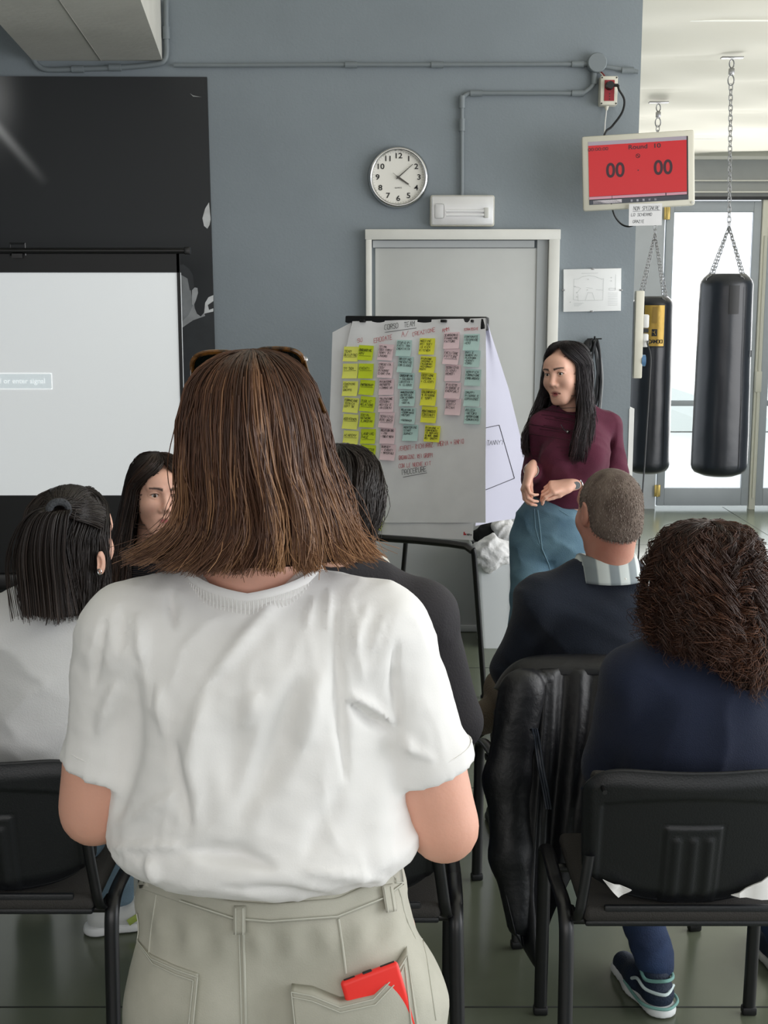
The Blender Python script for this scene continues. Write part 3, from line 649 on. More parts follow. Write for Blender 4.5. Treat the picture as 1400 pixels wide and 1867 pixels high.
vs = P.reshape(-1, 3); vb = vs.copy(); vb[:, 1] += .001; g = grid_quads(nu, nv); link('sheet', mesh_np('sheet', np.concatenate([vs, vb]), np.concatenate([g, g[:, ::-1]+len(vs)])), M['paperback'], o)
bv = BVHTree.FromPolygons([V(p) for p in vs], [tuple(x) for x in g])
c = MB()
for line in ([(886, 780), (910, 775), (938, 872), (886, 893)],):
    for a, b in zip(line[:-1], line[1:]):
        pts = []
        for t in range(9):
            r = ray(a[0]+(b[0]-a[0])*t/8, a[1]+(b[1]-a[1])*t/8); h = bv.ray_cast(CAM, r.normalized())[0]
            if h is not None: pts.append(h-r.normalized()*.004)
        if len(pts) > 1: c.tube(pts, .0014, 5)
c.out('drawn_box', M['ink'], o)
h = bv.ray_cast(CAM, ray(888, 806).normalized())[0]
if h is not None:
    w2 = empty('x', h, 0); me_segs = strokes('TANNY)', .02, 0, 0, .085); bpy.data.objects.remove(w2)
    vv = link('lettering', bpy.data.meshes.new('l'), M['ink'], o); bpy.data.objects.remove(vv)
    k = ink(me_segs, .002, 0, 'lettering', M['ink'], o); k.location = h+V((-.002, -.018, -.012)); k.rotation_euler = (0, 0, rad(25))
# writing on the sheets
def onsheet(lines, m, parent, off=.0245, th=.0017, seed=1):
    rn = random.Random(seed); sg = []
    for txt, x0, y0, x1, y1, h in lines:
        a = bl(x0, y0, off); b = bl(x1, y1, off); L_ = sqrt((b[0]-a[0])**2+(b[1]-a[1])**2); an = atan2(b[1]-a[1], b[0]-a[0])
        hh = h/FPX*5.6
        for p, q in strokes(txt, hh, 0, 0, L_, rnd=rn):
            f = lambda s_: (a[0]+s_[0]*cos(an)-s_[1]*sin(an), a[1]+s_[0]*sin(an)+s_[1]*cos(an)); sg.append((f(p), f(q)))
    return ink(sg, th, -off, 'lettering', m, parent)
def rule(p, q, m, parent, off=.0245, th=.002): ink([(bl(*p, off), bl(*q, off))], th, -off, 'underline', m, parent)
onsheet([('CORSO  TEAM', 701, 601, 757, 594, 9)], M['ink'], main); rule((702, 606), (759, 598), M['ink'], main)
onsheet([('PROCEDURE', 733, 866, 778, 859, 9)], M['ink'], main, seed=5); rule((735, 870), (778, 862), M['ink'], main)
onsheet([('SU', 652, 625, 668, 620, 7), ('EROGATE', 682, 625, 716, 618, 8), ('A/', 732, 614, 746, 612, 9), ('CREAZIONE', 752, 613, 794, 604, 7), ('AMM', 806, 606, 820, 602, 6), ('STRATEGIE', 846, 603, 872, 601, 4),
         ('/EVENTI- DICHIARAZ. (MEDIA + RADIO', 727, 822, 846, 808, 8), ('ORGANIZZAZ. DEI GRUPPI', 727, 838, 790, 833, 7), ('CON LE NUOVE KIT', 727, 853, 786, 848, 7)], M['redink'], main, seed=9, th=.0016)
lx, lz = bl(846, 974, .012); k = MB(); k.box((lx-.0, -.0115, lz+.003), (.006, .001, .014)); k.box((lx+.006, -.0115, lz), (.008, .001, .006)); k.out('logo', mat('logo_red', (190, 40, 50), .6), pad, smooth=False)
ink(strokes('MEDIA', .006, lx+.014, lz-.003, .022), .0016, -.0118, 'lettering', M['ink'], pad)
for x in (660, 808, 860):
    a = bl(x, 585, .03); MB().box((a[0], -.024, a[1]), (.028 if x != 860 else .012, .014, .012), bevel=.003).out('clip', bk, ez)
NC = {'y': mat('note_yellow', (246, 248, 118), .8, vary=.04, vscale=14), 'g': mat('note_lime', (214, 232, 48), .8, vary=.05, vscale=14), 'p': mat('note_pink', (244, 216, 222), .8, vary=.03, vscale=14), 'b': mat('note_blue', (198, 228, 224), .8, vary=.03, vscale=14), 'e': mat('note_acid', (242, 240, 76), .8, vary=.05, vscale=14)}
CN = {'y': 'pale yellow', 'g': 'lime green', 'p': 'pink', 'b': 'pale blue', 'e': 'bright yellow'}
ORD = ['top', 'second', 'third', 'fourth', 'fifth', 'sixth', 'seventh', 'eighth', 'ninth', 'tenth', 'eleventh']
cols = [('y', 'first', 0, [(190, 400, 'TEAM|BUILDING'), (183, 545, 'TM SOA'), (185, 695, 'COACHING|OTO|GRUPPO'), (190, 835, 'FORMAZIONE|TECNICA|SOFT SK'), (185, 975, 'ASSISTENZA'), (190, 1115, 'ACADEMY'), (195, 1250, 'SURVEY')]),
 ('g', 'second', 0, [(315, 390, 'ONBOARDING|ADV'), (318, 545, 'EVENTI'), (325, 685, 'PARTNERSHIP'), (330, 825, 'PUBLIC|RELATIONS'), (330, 960, 'SOCIAL|NETWORK|(LINKEDIN)'), (335, 1100, 'LANDING|PAGE'), (335, 1235, 'NEWSLETTER'), (346, 1392, 'CALL A|AZIENDA|INTERNI'), (388, 1540, 'MODULI|SITO'), (392, 1690, ''), (394, 1835, 'LEAD|GENERATION|BROCHURE')]),
 ('p', 'third', 0, [(485, 385, 'STIMA|COSTI FISSI/|TEMPI DI|LAVORO'), (485, 535, 'CRESCITA|CEO/|RISORSE|CLIENTI DIR.'), (490, 680, 'RIUNIONE|REPORTS|+ CAMBIO (4)'), (490, 825, 'VALUTAZIONE|ESTERNI|REVIEW E|(RICERCA)'), (495, 960, 'SERVIZIO|DOTE UNICA'), (500, 1095, 'RELATION ORG|- PM|- PUBLIC MEDIA'), (505, 1235, 'BUDGET|- EVENTI|- MATERIALE')]),
 ('b', 'fourth', 0, [(640, 350, 'STUDIO DI|FATTI TRA|CREATIVITA'), (655, 490, 'BRIEFING|PREVENTIVO|CON CLIENTE'), (660, 630, 'ONBOARDING|+ COLLOQUIO|LOGISTICA -|IL CLIENTE'), (670, 775, 'MANUTENZIONE|MATERIALE|CON AZIENDA| -POST| -SOCIAL'), (675, 925, 'RELAZIONI DI|-COORDINATE|-REPORT||-FEEDBACK'), (695, 1070, 'MENTORING|START|SURVEY')]),
 ('e', 'fifth', 0, [(835, 335, 'MEETING|DEI SOCI|IS KICK|KITCHEN'), (842, 490, 'RIUNIONE|INTERNO A|CALENDARI|AGGIORNA/|NUOVI'), (847, 628, 'GESTIONE|INTERNA -|+ CLIENTI'), (848, 770, 'CALENDARIO|& RISORSE|E TEMPI'), (853, 915, 'MONITORAGGIO|CONTENUTI'), (882, 1078, 'RIUNIONE +|CONFRONTO|IS MEDIATE|SU MODE. ORARI|DEI GRUPPI')]),
 ('p', 'sixth', 0, [(1045, 285, 'SCADENZARIO|FINANZIARE|FATTURE'), (1045, 420, 'FACILITARE|FATTURE'), (1055, 562, 'SERVIZIO|CLIENTI|REMOTI'), (1055, 710, 'DIVIETO|RISORSE E|EVENTUALI'), (1060, 850, 'REPORT|COSTI/|RICAVI')]),
 ('b', 'last', 0, [(1215, 300, 'CORPORATE|-SCOPRIRE|-KPO'), (1222, 440, 'DATI E|NUMERI DI|PLATFORM|-EVENTI|-CORSI'), (1225, 600, 'VERIFICA|FORMAZIONE|CAMBIAMENTO'), (1220, 775, 'GRUPPI|RISORSE E|ESPERIENZE'), (1225, 925, 'DELEGA|-METODO|-SUPERVISIONE|-COMUNICATO')])]
rn = random.Random(11)
tg = {c_: 'sticky notes on the flip chart' for c_ in NC}
for ck_, cname, _, ns in cols:
    for i, (zx, zy, txt) in enumerate(ns):
        px, py = 600+zx/4.667, 560+zy/4.667
        cx, cz = bl(px, py, .024); wp = (29.5 if ck_ == 'y' else 28.5)/FPX*5.62/cos(TH_)*.97; hp = (28 if ck_ in 'yg' else 30)/FPX*5.62
        lab = '%s sticky note in the %s column of the flip chart, %s from the top' % (CN[ck_], cname, 'first' if i == 0 else ORD[i])
        if i == len(ns)-1: lab = '%s sticky note at the bottom of the %s column of the flip chart' % (CN[ck_], cname)
        o = empty('sticky_note', (0, 0, 0), 0, lab, 'sticky note', 'sticky notes on the flip chart')
        o.matrix_world = BM @ Matrix.Translation((cx, -.026-.002*((i+(ck_ in 'gpb')) % 3), cz)) @ Matrix.Rotation(rn.uniform(-.05, .05), 4, 'Y')
        n_ = 8; X, Z = np.meshgrid(np.linspace(-.5, .5, n_), np.linspace(-.5, .5, n_), indexing='ij')
        curl = .006+.006*rn.random(); cr_ = rn.uniform(-1, 1)
        Yv = -curl*np.clip(.25-Z, 0, 1)**2*1.6-.008*np.clip(X*cr_+Z*.2-.2, 0, 1)**1.5-.0006
        vs = np.stack([X*wp, Yv, Z*hp], -1).reshape(-1, 3); vb = vs.copy(); vb[:, 1] += .0005; g = grid_quads(n_, n_)
        link('note', mesh_np('note', np.concatenate([vs, vb]), np.concatenate([g, g[:, ::-1]+len(vs)])), NC[ck_], o)
        L_ = txt.split('|'); sg = []; nl = len(L_); lh = min(.0135, hp*.8/max(nl, 3)); big = nl <= 2
        z = hp*.5-lh*(1.25 if not big else 2.0)
        for t in L_:
            if not t: z -= lh; continue
            h_ = lh*(.66 if not big else .8)
            sg += strokes(t, h_, -wp*.44, z, wp*.86, rnd=rn, amp=.08)
            z -= lh*(1.0 if not big else 1.15)
        if big and txt: sg.append(((-wp*.4, z+lh*.75), (wp*.4, z+lh*.82)))
        yo = lambda x, z_: -curl*max(.25-z_/hp, 0)**2*1.6-.0032
        ink(sg, .0013, yo, 'lettering', M['ink'], o)
# ================================================================== punching bags
def chain_link_mesh(L_=.036, W_=.021, r=.0027):
    pts = []; n = 6; h = (L_-W_)/2
    for i in range(n+1): a = pi*i/n; pts.append((W_/2*cos(a), 0, h+W_/2*sin(a)))
    for i in range(n+1): a = pi+pi*i/n; pts.append((W_/2*cos(a), 0, -h+W_/2*sin(a)))
    c = MB(); c.tube(pts, r, 6, closed=True); bmesh.ops.recalc_face_normals(c.bm, faces=c.bm.faces)
    me = bpy.data.meshes.new('chain_link'); c.bm.to_mesh(me); c.bm.free(); me.polygons.foreach_set('use_smooth', [True]*len(me.polygons)); me.materials.append(M['steel']); return me
CL = chain_link_mesh(.04, .022, .003); CS = chain_link_mesh(.03, .017, .0024)
def chain(parent, a, b, me, L_, name='chain_link'):
    a = V(a); b = V(b); d = b-a; n = max(2, int(d.length/(L_*.80))); q = d.to_track_quat('Z', 'Y')
    for i in range(n):
        o = bpy.data.objects.new(name, me); COL.objects.link(o); o.parent = parent; o.location = a+d*((i+.5)/n)
        o.rotation_mode = 'QUATERNION'; from mathutils import Quaternion
        o.rotation_quaternion = q @ Quaternion((0, 0, 1), (pi/2)*(i % 2)+.25)
def bag(x, y, zb, zt, r, label, top_sag, seed, hang, fan=4, chz=.3):
    root = empty('punching_bag', (x, y, zb), 0, label, 'punching bag')
    H = zt-zb; nz, na = 60, 48
    prof = []
    for k in range(nz):
        t = k/(nz-1); z = H*t; e = .07
        rr = r*(1.0+.05*(1-t)**1.2-.04*t)
        if z < e: rr *= sqrt(max(0, 1-((e-z)/e)**2))*.45+.55
        if H-z < top_sag: rr *= 1-.28*((top_sag-(H-z))/top_sag)**1.6
        prof.append((rr, z))
    vs = []
    R_ = np.random.RandomState(seed)
    for i in range(na):
        a = 2*pi*i/na
        vs.append((0, 0, 0))
        for rr, z in prof: vs.append((rr*cos(a), rr*sin(a), z))
        vs.append((0, 0, H-.01))
    vs = np.array(vs); W_ = wob(vs*np.array([1, 1, .6]), 14, seed)
    rad_ = np.hypot(vs[:, 0], vs[:, 1]); vs[:, 0] *= 1+.012*W_; vs[:, 1] *= 1+.012*W_
    seam = np.zeros(len(vs))
    link('cover', mesh_np('cover', vs, grid_quads(na, nz+2, True)), M['leather'], root)
    tz = H
    hub = V((0, 0, H+chz))
    for k in range(fan):
        a = 2*pi*(k+.28)/fan; p = V((r*.82*cos(a), r*.82*sin(a), H-.015)); chain(root, p, hub, CS, .026)
        MB().tube([p+V((.016*cos(t), 0, -.02+.016*sin(t))) for t in np.linspace(0, 2*pi, 13)[:-1]], .0028, 6, closed=True).out('ring', M['steel'], root)
    top = V((hang[0]-x, hang[1]-y, hang[2]-zb))
    chain(root, hub, top-V((0, 0, .16)), CL, .036)
    # swivel, snap hook, plate
    s_ = MB(); s_.tube([top+V((.018*cos(t), 0, -.135+.03*sin(t))) for t in np.linspace(0, 2*pi, 15)[:-1]], .004, 7, closed=True); s_.out('snap_hook', M['steel'], root)
    MB().box(top+V((0, 0, -.085)), (.032, .03, .04), bevel=.006).out('swivel', M['steel'], root)
    MB().tube([top+V((.014*cos(t), 0, -.04+.024*sin(t))) for t in np.linspace(0, 2*pi, 13)[:-1]], .004, 7, closed=True).out('eye_bolt', M['steel'], root)
    MB().box(top+V((0, 0, -.006)), (.13, .05, .01), bevel=.002).out('ceiling_plate', M['steel'], root)
    return root, H
M['leather'] = mat('black_vinyl', (20, 24, 32), .30, spec=.6, bump=.25, bscale=7, vary=.2, vscale=5, detail=8)
x1, x2 = at(1188, 600, 9.0).x, at(1321, 600, 8.0).x
b1, H1 = bag(x1, 9.0, .555, 1.78, .146, 'slimmer black punching bag with a gold label, hanging nearer the wall end', .05, 3, (at(1201, 175, 9).x, 9.0, ceil_z(9.0)-.035), chz=.42)
b2, H2 = bag(x2, 8.0, .675, 1.915, .165, 'large plain black punching bag hanging before the glass doors', .06, 5, (at(1335, 92, 8).x, 8.0, ceil_z(8.0)-.035), chz=.28)
# gold label and seam lines
def wrap(parent, r, a0, a1, z0, z1, off, m, name, n=14, nzz=10):
    A = np.linspace(a0, a1, n); Z = np.linspace(z0, z1, nzz); AA, ZZ = np.meshgrid(A, Z, indexing='ij')
    vs = np.stack([(r+off)*np.cos(AA), (r+off)*np.sin(AA), ZZ], -1).reshape(-1, 3); vb = vs*np.array([.985, .985, 1]); g = grid_quads(n, nzz)
    return link(name, mesh_np(name, np.concatenate([vs, vb]), np.concatenate([g, g[:, ::-1]+len(vs)])), m, parent)
gold = mat('gold_vinyl', (176, 144, 66), .32, metal=.45, bump=.5, bscale=9, vary=.12)
rt = .146*1.0
wrap(b1, rt, rad(236), rad(294), H1-.345, H1-.052, .004, M['black'], 'label_border'); wrap(b1, rt, rad(239), rad(291), H1-.335, H1-.06, .0065, gold, 'gold_label')
wrap(b1, rt, rad(259), rad(271), H1-.18, H1-.07, .011, mat('gold_tab', (150, 122, 58), .4, metal=.4), 'strap_tab')
wrap(b1, rt, rad(258.5), rad(272.5), H1-.268, H1-.22, .0085, M['black'], 'logo_square')
c = MB(); 
def ow(a, z, o_=.0105): return V(((rt+o_)*cos(rad(a)), (rt+o_)*sin(rad(a)), z))
c.tube([ow(260, H1-.238), ow(265, H1-.243), ow(268, H1-.258)], .0015, 5); c.tube([ow(265, H1-.243), ow(266.5, H1-.229)], .0015, 5); c.out('logo_mark', gold, b1)
for i, ch in enumerate('SOYMOD'):
    me = text_me(ch, .036, .0005, offset=.0006, sx=1.1); a = rad(247+i*7.2); me.transform(Matrix.Translation(((rt+.0085)*cos(a), (rt+.0085)*sin(a), H1-.302)) @ Matrix.Rotation(a+pi/2, 4, 'Z') @ Matrix.Rotation(rad(90), 4, 'X') @ Matrix.Rotation(pi, 4, 'Z')); link('lettering', me, M['ink'], b1)
wrap(b2, .165, rad(262), rad(283), H2-.24, H2-.07, .002, M['black'], 'hanging_strap'); wrap(b2, .17, rad(325), rad(331), H2-.5, H2-.46, .002, M['black'], 'tag')
c = MB(); c.tube([(.172*cos(rad(298)), .172*sin(rad(298)), z) for z in (.06, .4, .8, H2-.08)], .0016, 5); c.out('seam', M['black'], b2)
c = MB(); c.tube([(.1525*cos(rad(302)), .1525*sin(rad(302)), z) for z in (.06, .4, .8, H1-.08)], .0016, 5); c.out('seam', M['black'], b1)
# ================================================================== laundry bin, clothes, plastic bag
bl0 = at(866, 1010, 6.35); br0 = at(1040, 1010, 6.35); fb = atz(882, 1172)
bin_ = empty('laundry_bin', ((bl0.x+br0.x)/2, 6.52, 0), 0, 'tall white plastic bin overflowing with cloths beside the presenter', 'bin')
hw = (br0.x-bl0.x)/2; hb = hw-.035; d0 = 6.36-6.52; hz_ = at(900, 1008, 6.36).z
c = MB(); bmx = c.bm
ring = lambda w_, d, z: [bmx.verts.new(p) for p in ((-w_, -d, z), (w_, -d, z), (w_, d, z), (-w_, d, z))]
r0, r1, r2, r3 = ring(hb, .12, 0), ring(hw, .155, hz_), ring(hw-.012, .143, hz_), ring(hb-.012, .108, .015)
bmx.faces.new(r0)
for A, B in ((r0, r1), (r1, r2), (r2, r3)):
    for i in range(4): bmx.faces.new((A[i], A[(i+1) % 4], B[(i+1) % 4], B[i]))
bmx.faces.new(r3)
bmesh.ops.bevel(bmx, geom=[e for e in bmx.edges if abs((e.verts[0].co-e.verts[1].co).z) > .2], offset=.03, segments=4, affect='EDGES', profile=.5)
c.out('body', mat('bin_white', (232, 236, 238), .35), bin_)
c = MB(); c.tube([(-hw-.004, -.157, hz_), (hw+.004, -.157, hz_), (hw+.004, .157, hz_), (-hw-.004, .157, hz_)], .012, 8, closed=True); c.out('rim', mat('bin_rim', (240, 243, 244), .3), bin_)
c = MB(); c.tube([(-hb*.22, -.124, .02), (-hw*.22, -.154, hz_-.02)], .006, 6); c.out('ridge', mat('bin_ridge', (248, 250, 250), .25), bin_)
def cloth_lump(name, c0, r, m, seed, label, res=.007, f=30, amp=.026):
    s = S([c0[i]-r[i]-.05 for i in range(3)], [c0[i]+r[i]+.05 for i in range(3)], res)
    R2 = random.Random(seed)
    s.ell(c0, [x*.8 for x in r], .03)
    for k in range(5): s.ell([c0[i]+R2.uniform(-.5, .5)*r[i] for i in range(3)], [x*R2.uniform(.35, .55) for x in r], .02)
    vs, q = s.mesh(); n = vnormals(vs, q); W_ = wob(vs, f, seed); vs = vs+n*((1-np.abs(W_))**2*amp)[:, None]
    o = link(name, mesh_np(name, vs-np.array(c0), q), m, label=label, cat='cloth'); o.location = c0; return o
ct = mat('towel_white', (228, 228, 228), .95, bump=.5, bscale=60, sheen=.2)
p = at(897, 1000, 6.38); cloth_lump('towel', (p.x, 6.38, p.z-.02), (.105, .075, .095), ct, 2, 'white towel hanging over the front edge of the bin')
p = at(925, 975, 6.5); cloth_lump('towel', (p.x, 6.56, p.z), (.062, .06, .06), ct, 5, 'white scrunched towel on top of the bin, next to the presenter')
p = at(896, 975, 6.6); cloth_lump('dark_cloth', (p.x, 6.63, p.z), (.11, .05, .055), mat('cloth_black', (18, 19, 22), .9), 8, 'black garment lying in the bin behind the white towels')
p = at(950, 990, 6.5); cloth_lump('dark_cloth', (p.x+.1, 6.5, p.z-.03), (.12, .11, .06), mat('cloth_dark', (24, 30, 30), .9), 9, 'dark garment filling the bin under the towels')
p = at(785, 1110, 6.45)
s = S((p.x-.16, 6.3, -.01), (p.x+.16, 6.66, .42), .008)
for c0, r in (((p.x+.0, 6.5, .13), (.085, .1, .13)), ((p.x+.03, 6.48, .08), (.07, .09, .085)), ((p.x-.05, 6.5, .25), (.045, .05, .08)), ((p.x-.01, 6.5, .2), (.08, .07, .1))): s.ell(c0, r, .03)
s.clip((0, 0, .002), (0, 0, -1))
vs, q = s.mesh(); n = vnormals(vs, q); W_ = wob(vs, 34, 4); vs = vs+n*((1-np.abs(W_))**3*.022)[:, None]; vs[:, 2] = np.maximum(vs[:, 2], .001)
o = link('plastic_bag', mesh_np('plastic_bag', vs-np.array((p.x, 6.5, 0)), q), mat('bag_plastic', (214, 220, 222), .22, alpha=.72, bump=.4, bscale=30), label='crumpled translucent plastic bag on the floor by the grey door', cat='bag'); o.location = (p.x, 6.5, 0)
# ================================================================== chairs
M['shell'] = mat('chair_plastic', (24, 26, 29), .42, bump=.12, bscale=260, spec=.5)
M['tube'] = mat('chair_tube', (16, 17, 20), .32, spec=.6)
M['seatf'] = mat('seat_fabric', (52, 50, 48), .95, bump=.3, bscale=300)
def back_mesh():
    nu, nv = 92, 70; u = np.linspace(-1, 1, nu)[:, None]*np.ones((1, nv)); v = np.ones((nu, 1))*np.linspace(0, 1, nv)[None]
    zt = .335-.045*np.abs(u)**7-.012*(1-u*u)*1.0; zb = .0+.042*np.abs(u)**2.2+.02*np.abs(u)**8
    Z = zb+(zt-zb)*v
    Wd = .238-.012*(1-v)-.02*np.clip((.12-v)/.12, 0, 1)**2-.012*np.clip((v-.86)/.14, 0, 1)**2
    X = Wd*u
    def ss(a, b, x): t = np.clip((x-a)/(b-a), 0, 1); return t*t*(3-2*t)
    h = np.zeros_like(X)
    # rim higher than the inner panel
    dx = .195-np.abs(X); dz = .262-.02*(X/.2)**2-Z; din = np.minimum(dx, dz)
    h -= .007*ss(-.004, .004, din)*ss(.02, .05, Z+.1)
    # ribbed pad
    px_ = .062-np.abs(X+.0); pz_ = np.minimum(Z-.0, .195-Z); dp = np.minimum(px_, pz_)
    h += .005*ss(-.003, .003, dp)
    for xr in (-.035, 0, .035):
        h += .005*ss(-.007, .0, .0045-np.abs(X-xr)+.0)*ss(.0, .02, Z-.01)*ss(.0, .015, .175-Z)
    h += .002*ss(-.003, .003, .004-np.abs(dp))*-1
    edge = np.minimum(np.minimum(1-np.abs(u), v*.7), (1-v)*.7); h -= .012*(1-ss(0, .09, edge))
    Yc = -.26*(Z*0)+.0-.19*(0)+.55*X**2-.20*Z          # plan curve and lean
    Yb = Yc-.012-h; Yf = Yc+.018-.012*(1-ss(0, .12, edge))
    B = np.stack([X, Yb, Z], -1).reshape(-1, 3); F_ = np.stack([X, Yf, Z], -1).reshape(-1, 3); g = grid_quads(nu, nv); n = nu*nv
    idx = np.arange(n).reshape(nu, nv); bd = np.concatenate([idx[:, 0], idx[-1, 1:], idx[-2::-1, -1], idx[0, -2:0:-1]]); b2 = np.roll(bd, -1)
    side = np.stack([bd, b2, b2+n, bd+n], -1)
    return mesh_np('backrest', np.concatenate([B, F_]), np.concatenate([g, g[:, ::-1]+n, side[:, ::-1]])), F_
BKM, BF = back_mesh()
def make_chair():
    t = empty('conference_chair')
    o = link('backrest', BKM, M['shell'], t); o.location = (0, -.160, .481)
    # padded front of the backrest
    c = MB(); c.box((0, 0, 0), (.43, .03, .26), bevel=.012, seg=3); bmesh.ops.subdivide_edges(c.bm, edges=c.bm.edges, cuts=5, use_grid_fill=True)
    for v in c.bm.verts: v.co.y += .55*v.co.x**2-.2*v.co.z
    o = c.out('back_cushion', M['seatf'], t); o.location = (0, -.160-.003, .481+.175)
    c = MB(); c.box((0, .025, .462), (.45, .41, .034), bevel=.015, seg=3); c.out('seat', M['seatf'], t)
    c = MB(); c.box((0, .025, .442), (.44, .40, .014), bevel=.005); c.out('seat_pan', M['shell'], t)
    for sx_ in (-1, 1):
        X = .262*sx_
        for nm, pts in (('leg', [(X, .0, .462), (X, .13, .468), (X, .185, .455), (X, .2, .42), (X, .205, .3), (X, .215, .02)]), ('leg', [(X, .0, .462), (X*.99, -.10, .462), (X*.985, -.145, .44), (X*.985, -.165, .38), (X*.995, -.19, .2), (X*1.0, -.215, .02)])):
            MB().tube(bez(pts, 6), .0165, 12, flat=((1, 0, 0), .62)).out(nm, M['tube'], t)
            MB().box((X, pts[-1][1], .011), (.036, .026, .022), bevel=.005).out('foot_cap', M['black'], t)
        MB().tube(bez([(X*.93, -.09, .44), (X*.9, -.165, .45), (X*.86, -.175, .52), (X*.82, -.175, .60)], 5), .013, 10, flat=((1, 0, 0), .5)).out('back_bracket', M['tube'], t)
    for y in (.14, -.12): MB().tube([(-.26, y, .425), (.26, y, .425)], .011, 10).out('cross_bar', M['tube'], t)
    MB().box((0, -.172, .475), (.36, .012, .02), bevel=.004).out('rear_bar', M['shell'], t)
    c = MB(); c.cyl((-.197, -.18, .765), (-.197, -.235, .765), .005, n=10); c.out('bolt', M['blackmetal'], t)
    return t
def copy_tree(o, parent=None):
    c = o.copy(); COL.objects.link(c)
    if parent is not None: c.parent = parent
    for ch in list(o.children): copy_tree(ch, c)
    return c
chair0 = make_chair()
CH = [(.655, 2.775, 0, 'black conference chair under the curly-haired woman in the navy sweater'),
      (.585, 3.585, 11, 'black conference chair with a leather jacket over it, under the grey-haired man'),
      (-.10, 2.79, 0, 'black conference chair under the dark-haired man, mostly hidden by the standing woman'),
      (-.862, 2.83, 0, 'black conference chair under the woman with the half-up ponytail'),
      (-.775, 3.86, 0, 'black conference chair under the long-haired woman looking back, in the farther row'),
      (-.22, 3.86, 0, 'black conference chair under the person in the cream top')]
for i, (x, y, r, lab) in enumerate(CH):
    o = chair0 if i == 0 else copy_tree(chair0)
    o.location = (x, y, 0); o.rotation_euler = (0, 0, rad(r)); setp(o, lab, 'chair', 'conference chairs of the audience')
# ================================================================== people: helpers
def project(P):
    """world points (n,3) -> picture coordinates"""
    P = np.asarray(P); y = P[:, 1]*cos(PITCH)-(P[:, 2]-CAMZ)*sin(PITCH); u = P[:, 1]*sin(PITCH)+(P[:, 2]-CAMZ)*cos(PITCH)
    return 700+FPX*P[:, 0]/y, 933.5-FPX*u/y
SHM = mat('hair_shade', (20, 15, 13), .95, spec=.1)
def hairmat(name, c0, c1, c2, rough=.42):
    m = bpy.data.materials.new(name); m.use_nodes = True; nt = m.node_tree; b = nt.nodes['Principled BSDF']
    a = nt.nodes.new('ShaderNodeAttribute'); a.attribute_name = 'tone'; r = nt.nodes.new('ShaderNodeValToRGB')
    r.color_ramp.elements[0].color = rgb(*c0); r.color_ramp.elements[1].color = rgb(*c2); e = r.color_ramp.elements.new(.5); e.color = rgb(*c1)
    nt.links.new(a.outputs['Fac'], r.inputs[0]); nt.links.new(r.outputs[0], b.inputs['Base Color']); b.inputs['Roughness'].default_value = rough
    b.inputs['Specular IOR Level'].default_value = .45; return m
def tubes(name, P, rad_, tone, m, parent, sides=3, kind=None):
    """P: (n, s, 3) strand points; rad_: (n, s)"""
    n, s_, _ = P.shape; T = np.gradient(P, axis=1); T /= np.linalg.norm(T, axis=2, keepdims=True)+1e-9
    ref = np.array([.3, 1, .13]); A = np.cross(T, ref); A /= np.linalg.norm(A, axis=2, keepdims=True)+1e-9; B = np.cross(T, A)
    an = np.arange(sides)*2*pi/sides
    vs = P[:, :, None]+rad_[:, :, None, None]*(A[:, :, None]*np.cos(an)[None, None, :, None]+B[:, :, None]*np.sin(an)[None, None, :, None])
    idx = np.arange(n*s_*sides).reshape(n, s_, sides); a = idx[:, :-1]; b = idx[:, 1:]
    q = np.stack([a, np.roll(a, -1, 2), np.roll(b, -1, 2), b], -1).reshape(-1, 4)
    me = mesh_np(name, vs.reshape(-1, 3), q); at_ = me.attributes.new('tone', 'FLOAT', 'POINT')
    at_.data.foreach_set('value', np.repeat(tone.reshape(-1), sides).astype(np.float32)); return link(name, me, m, parent, kind=kind)
def cinterp(L_, t):
    L_ = np.asarray(L_, float); d = np.linalg.norm(np.diff(L_[:, [0, 3]], axis=0), axis=1)+1e-4; s_ = np.concatenate([[0], np.cumsum(d)]); s_ /= s_[-1]
    tt_ = np.linspace(0, 1, 200); D = np.stack([np.interp(tt_, s_, L_[:, i]) for i in range(5)], -1)
    k = np.ones(7)/7; D = np.stack([np.convolve(np.pad(D[:, i], 3, 'edge'), k, 'valid') for i in range(5)], -1); D[0] = L_[0]
    return np.stack([np.interp(t, tt_, D[:, i]) for i in range(5)], -1)
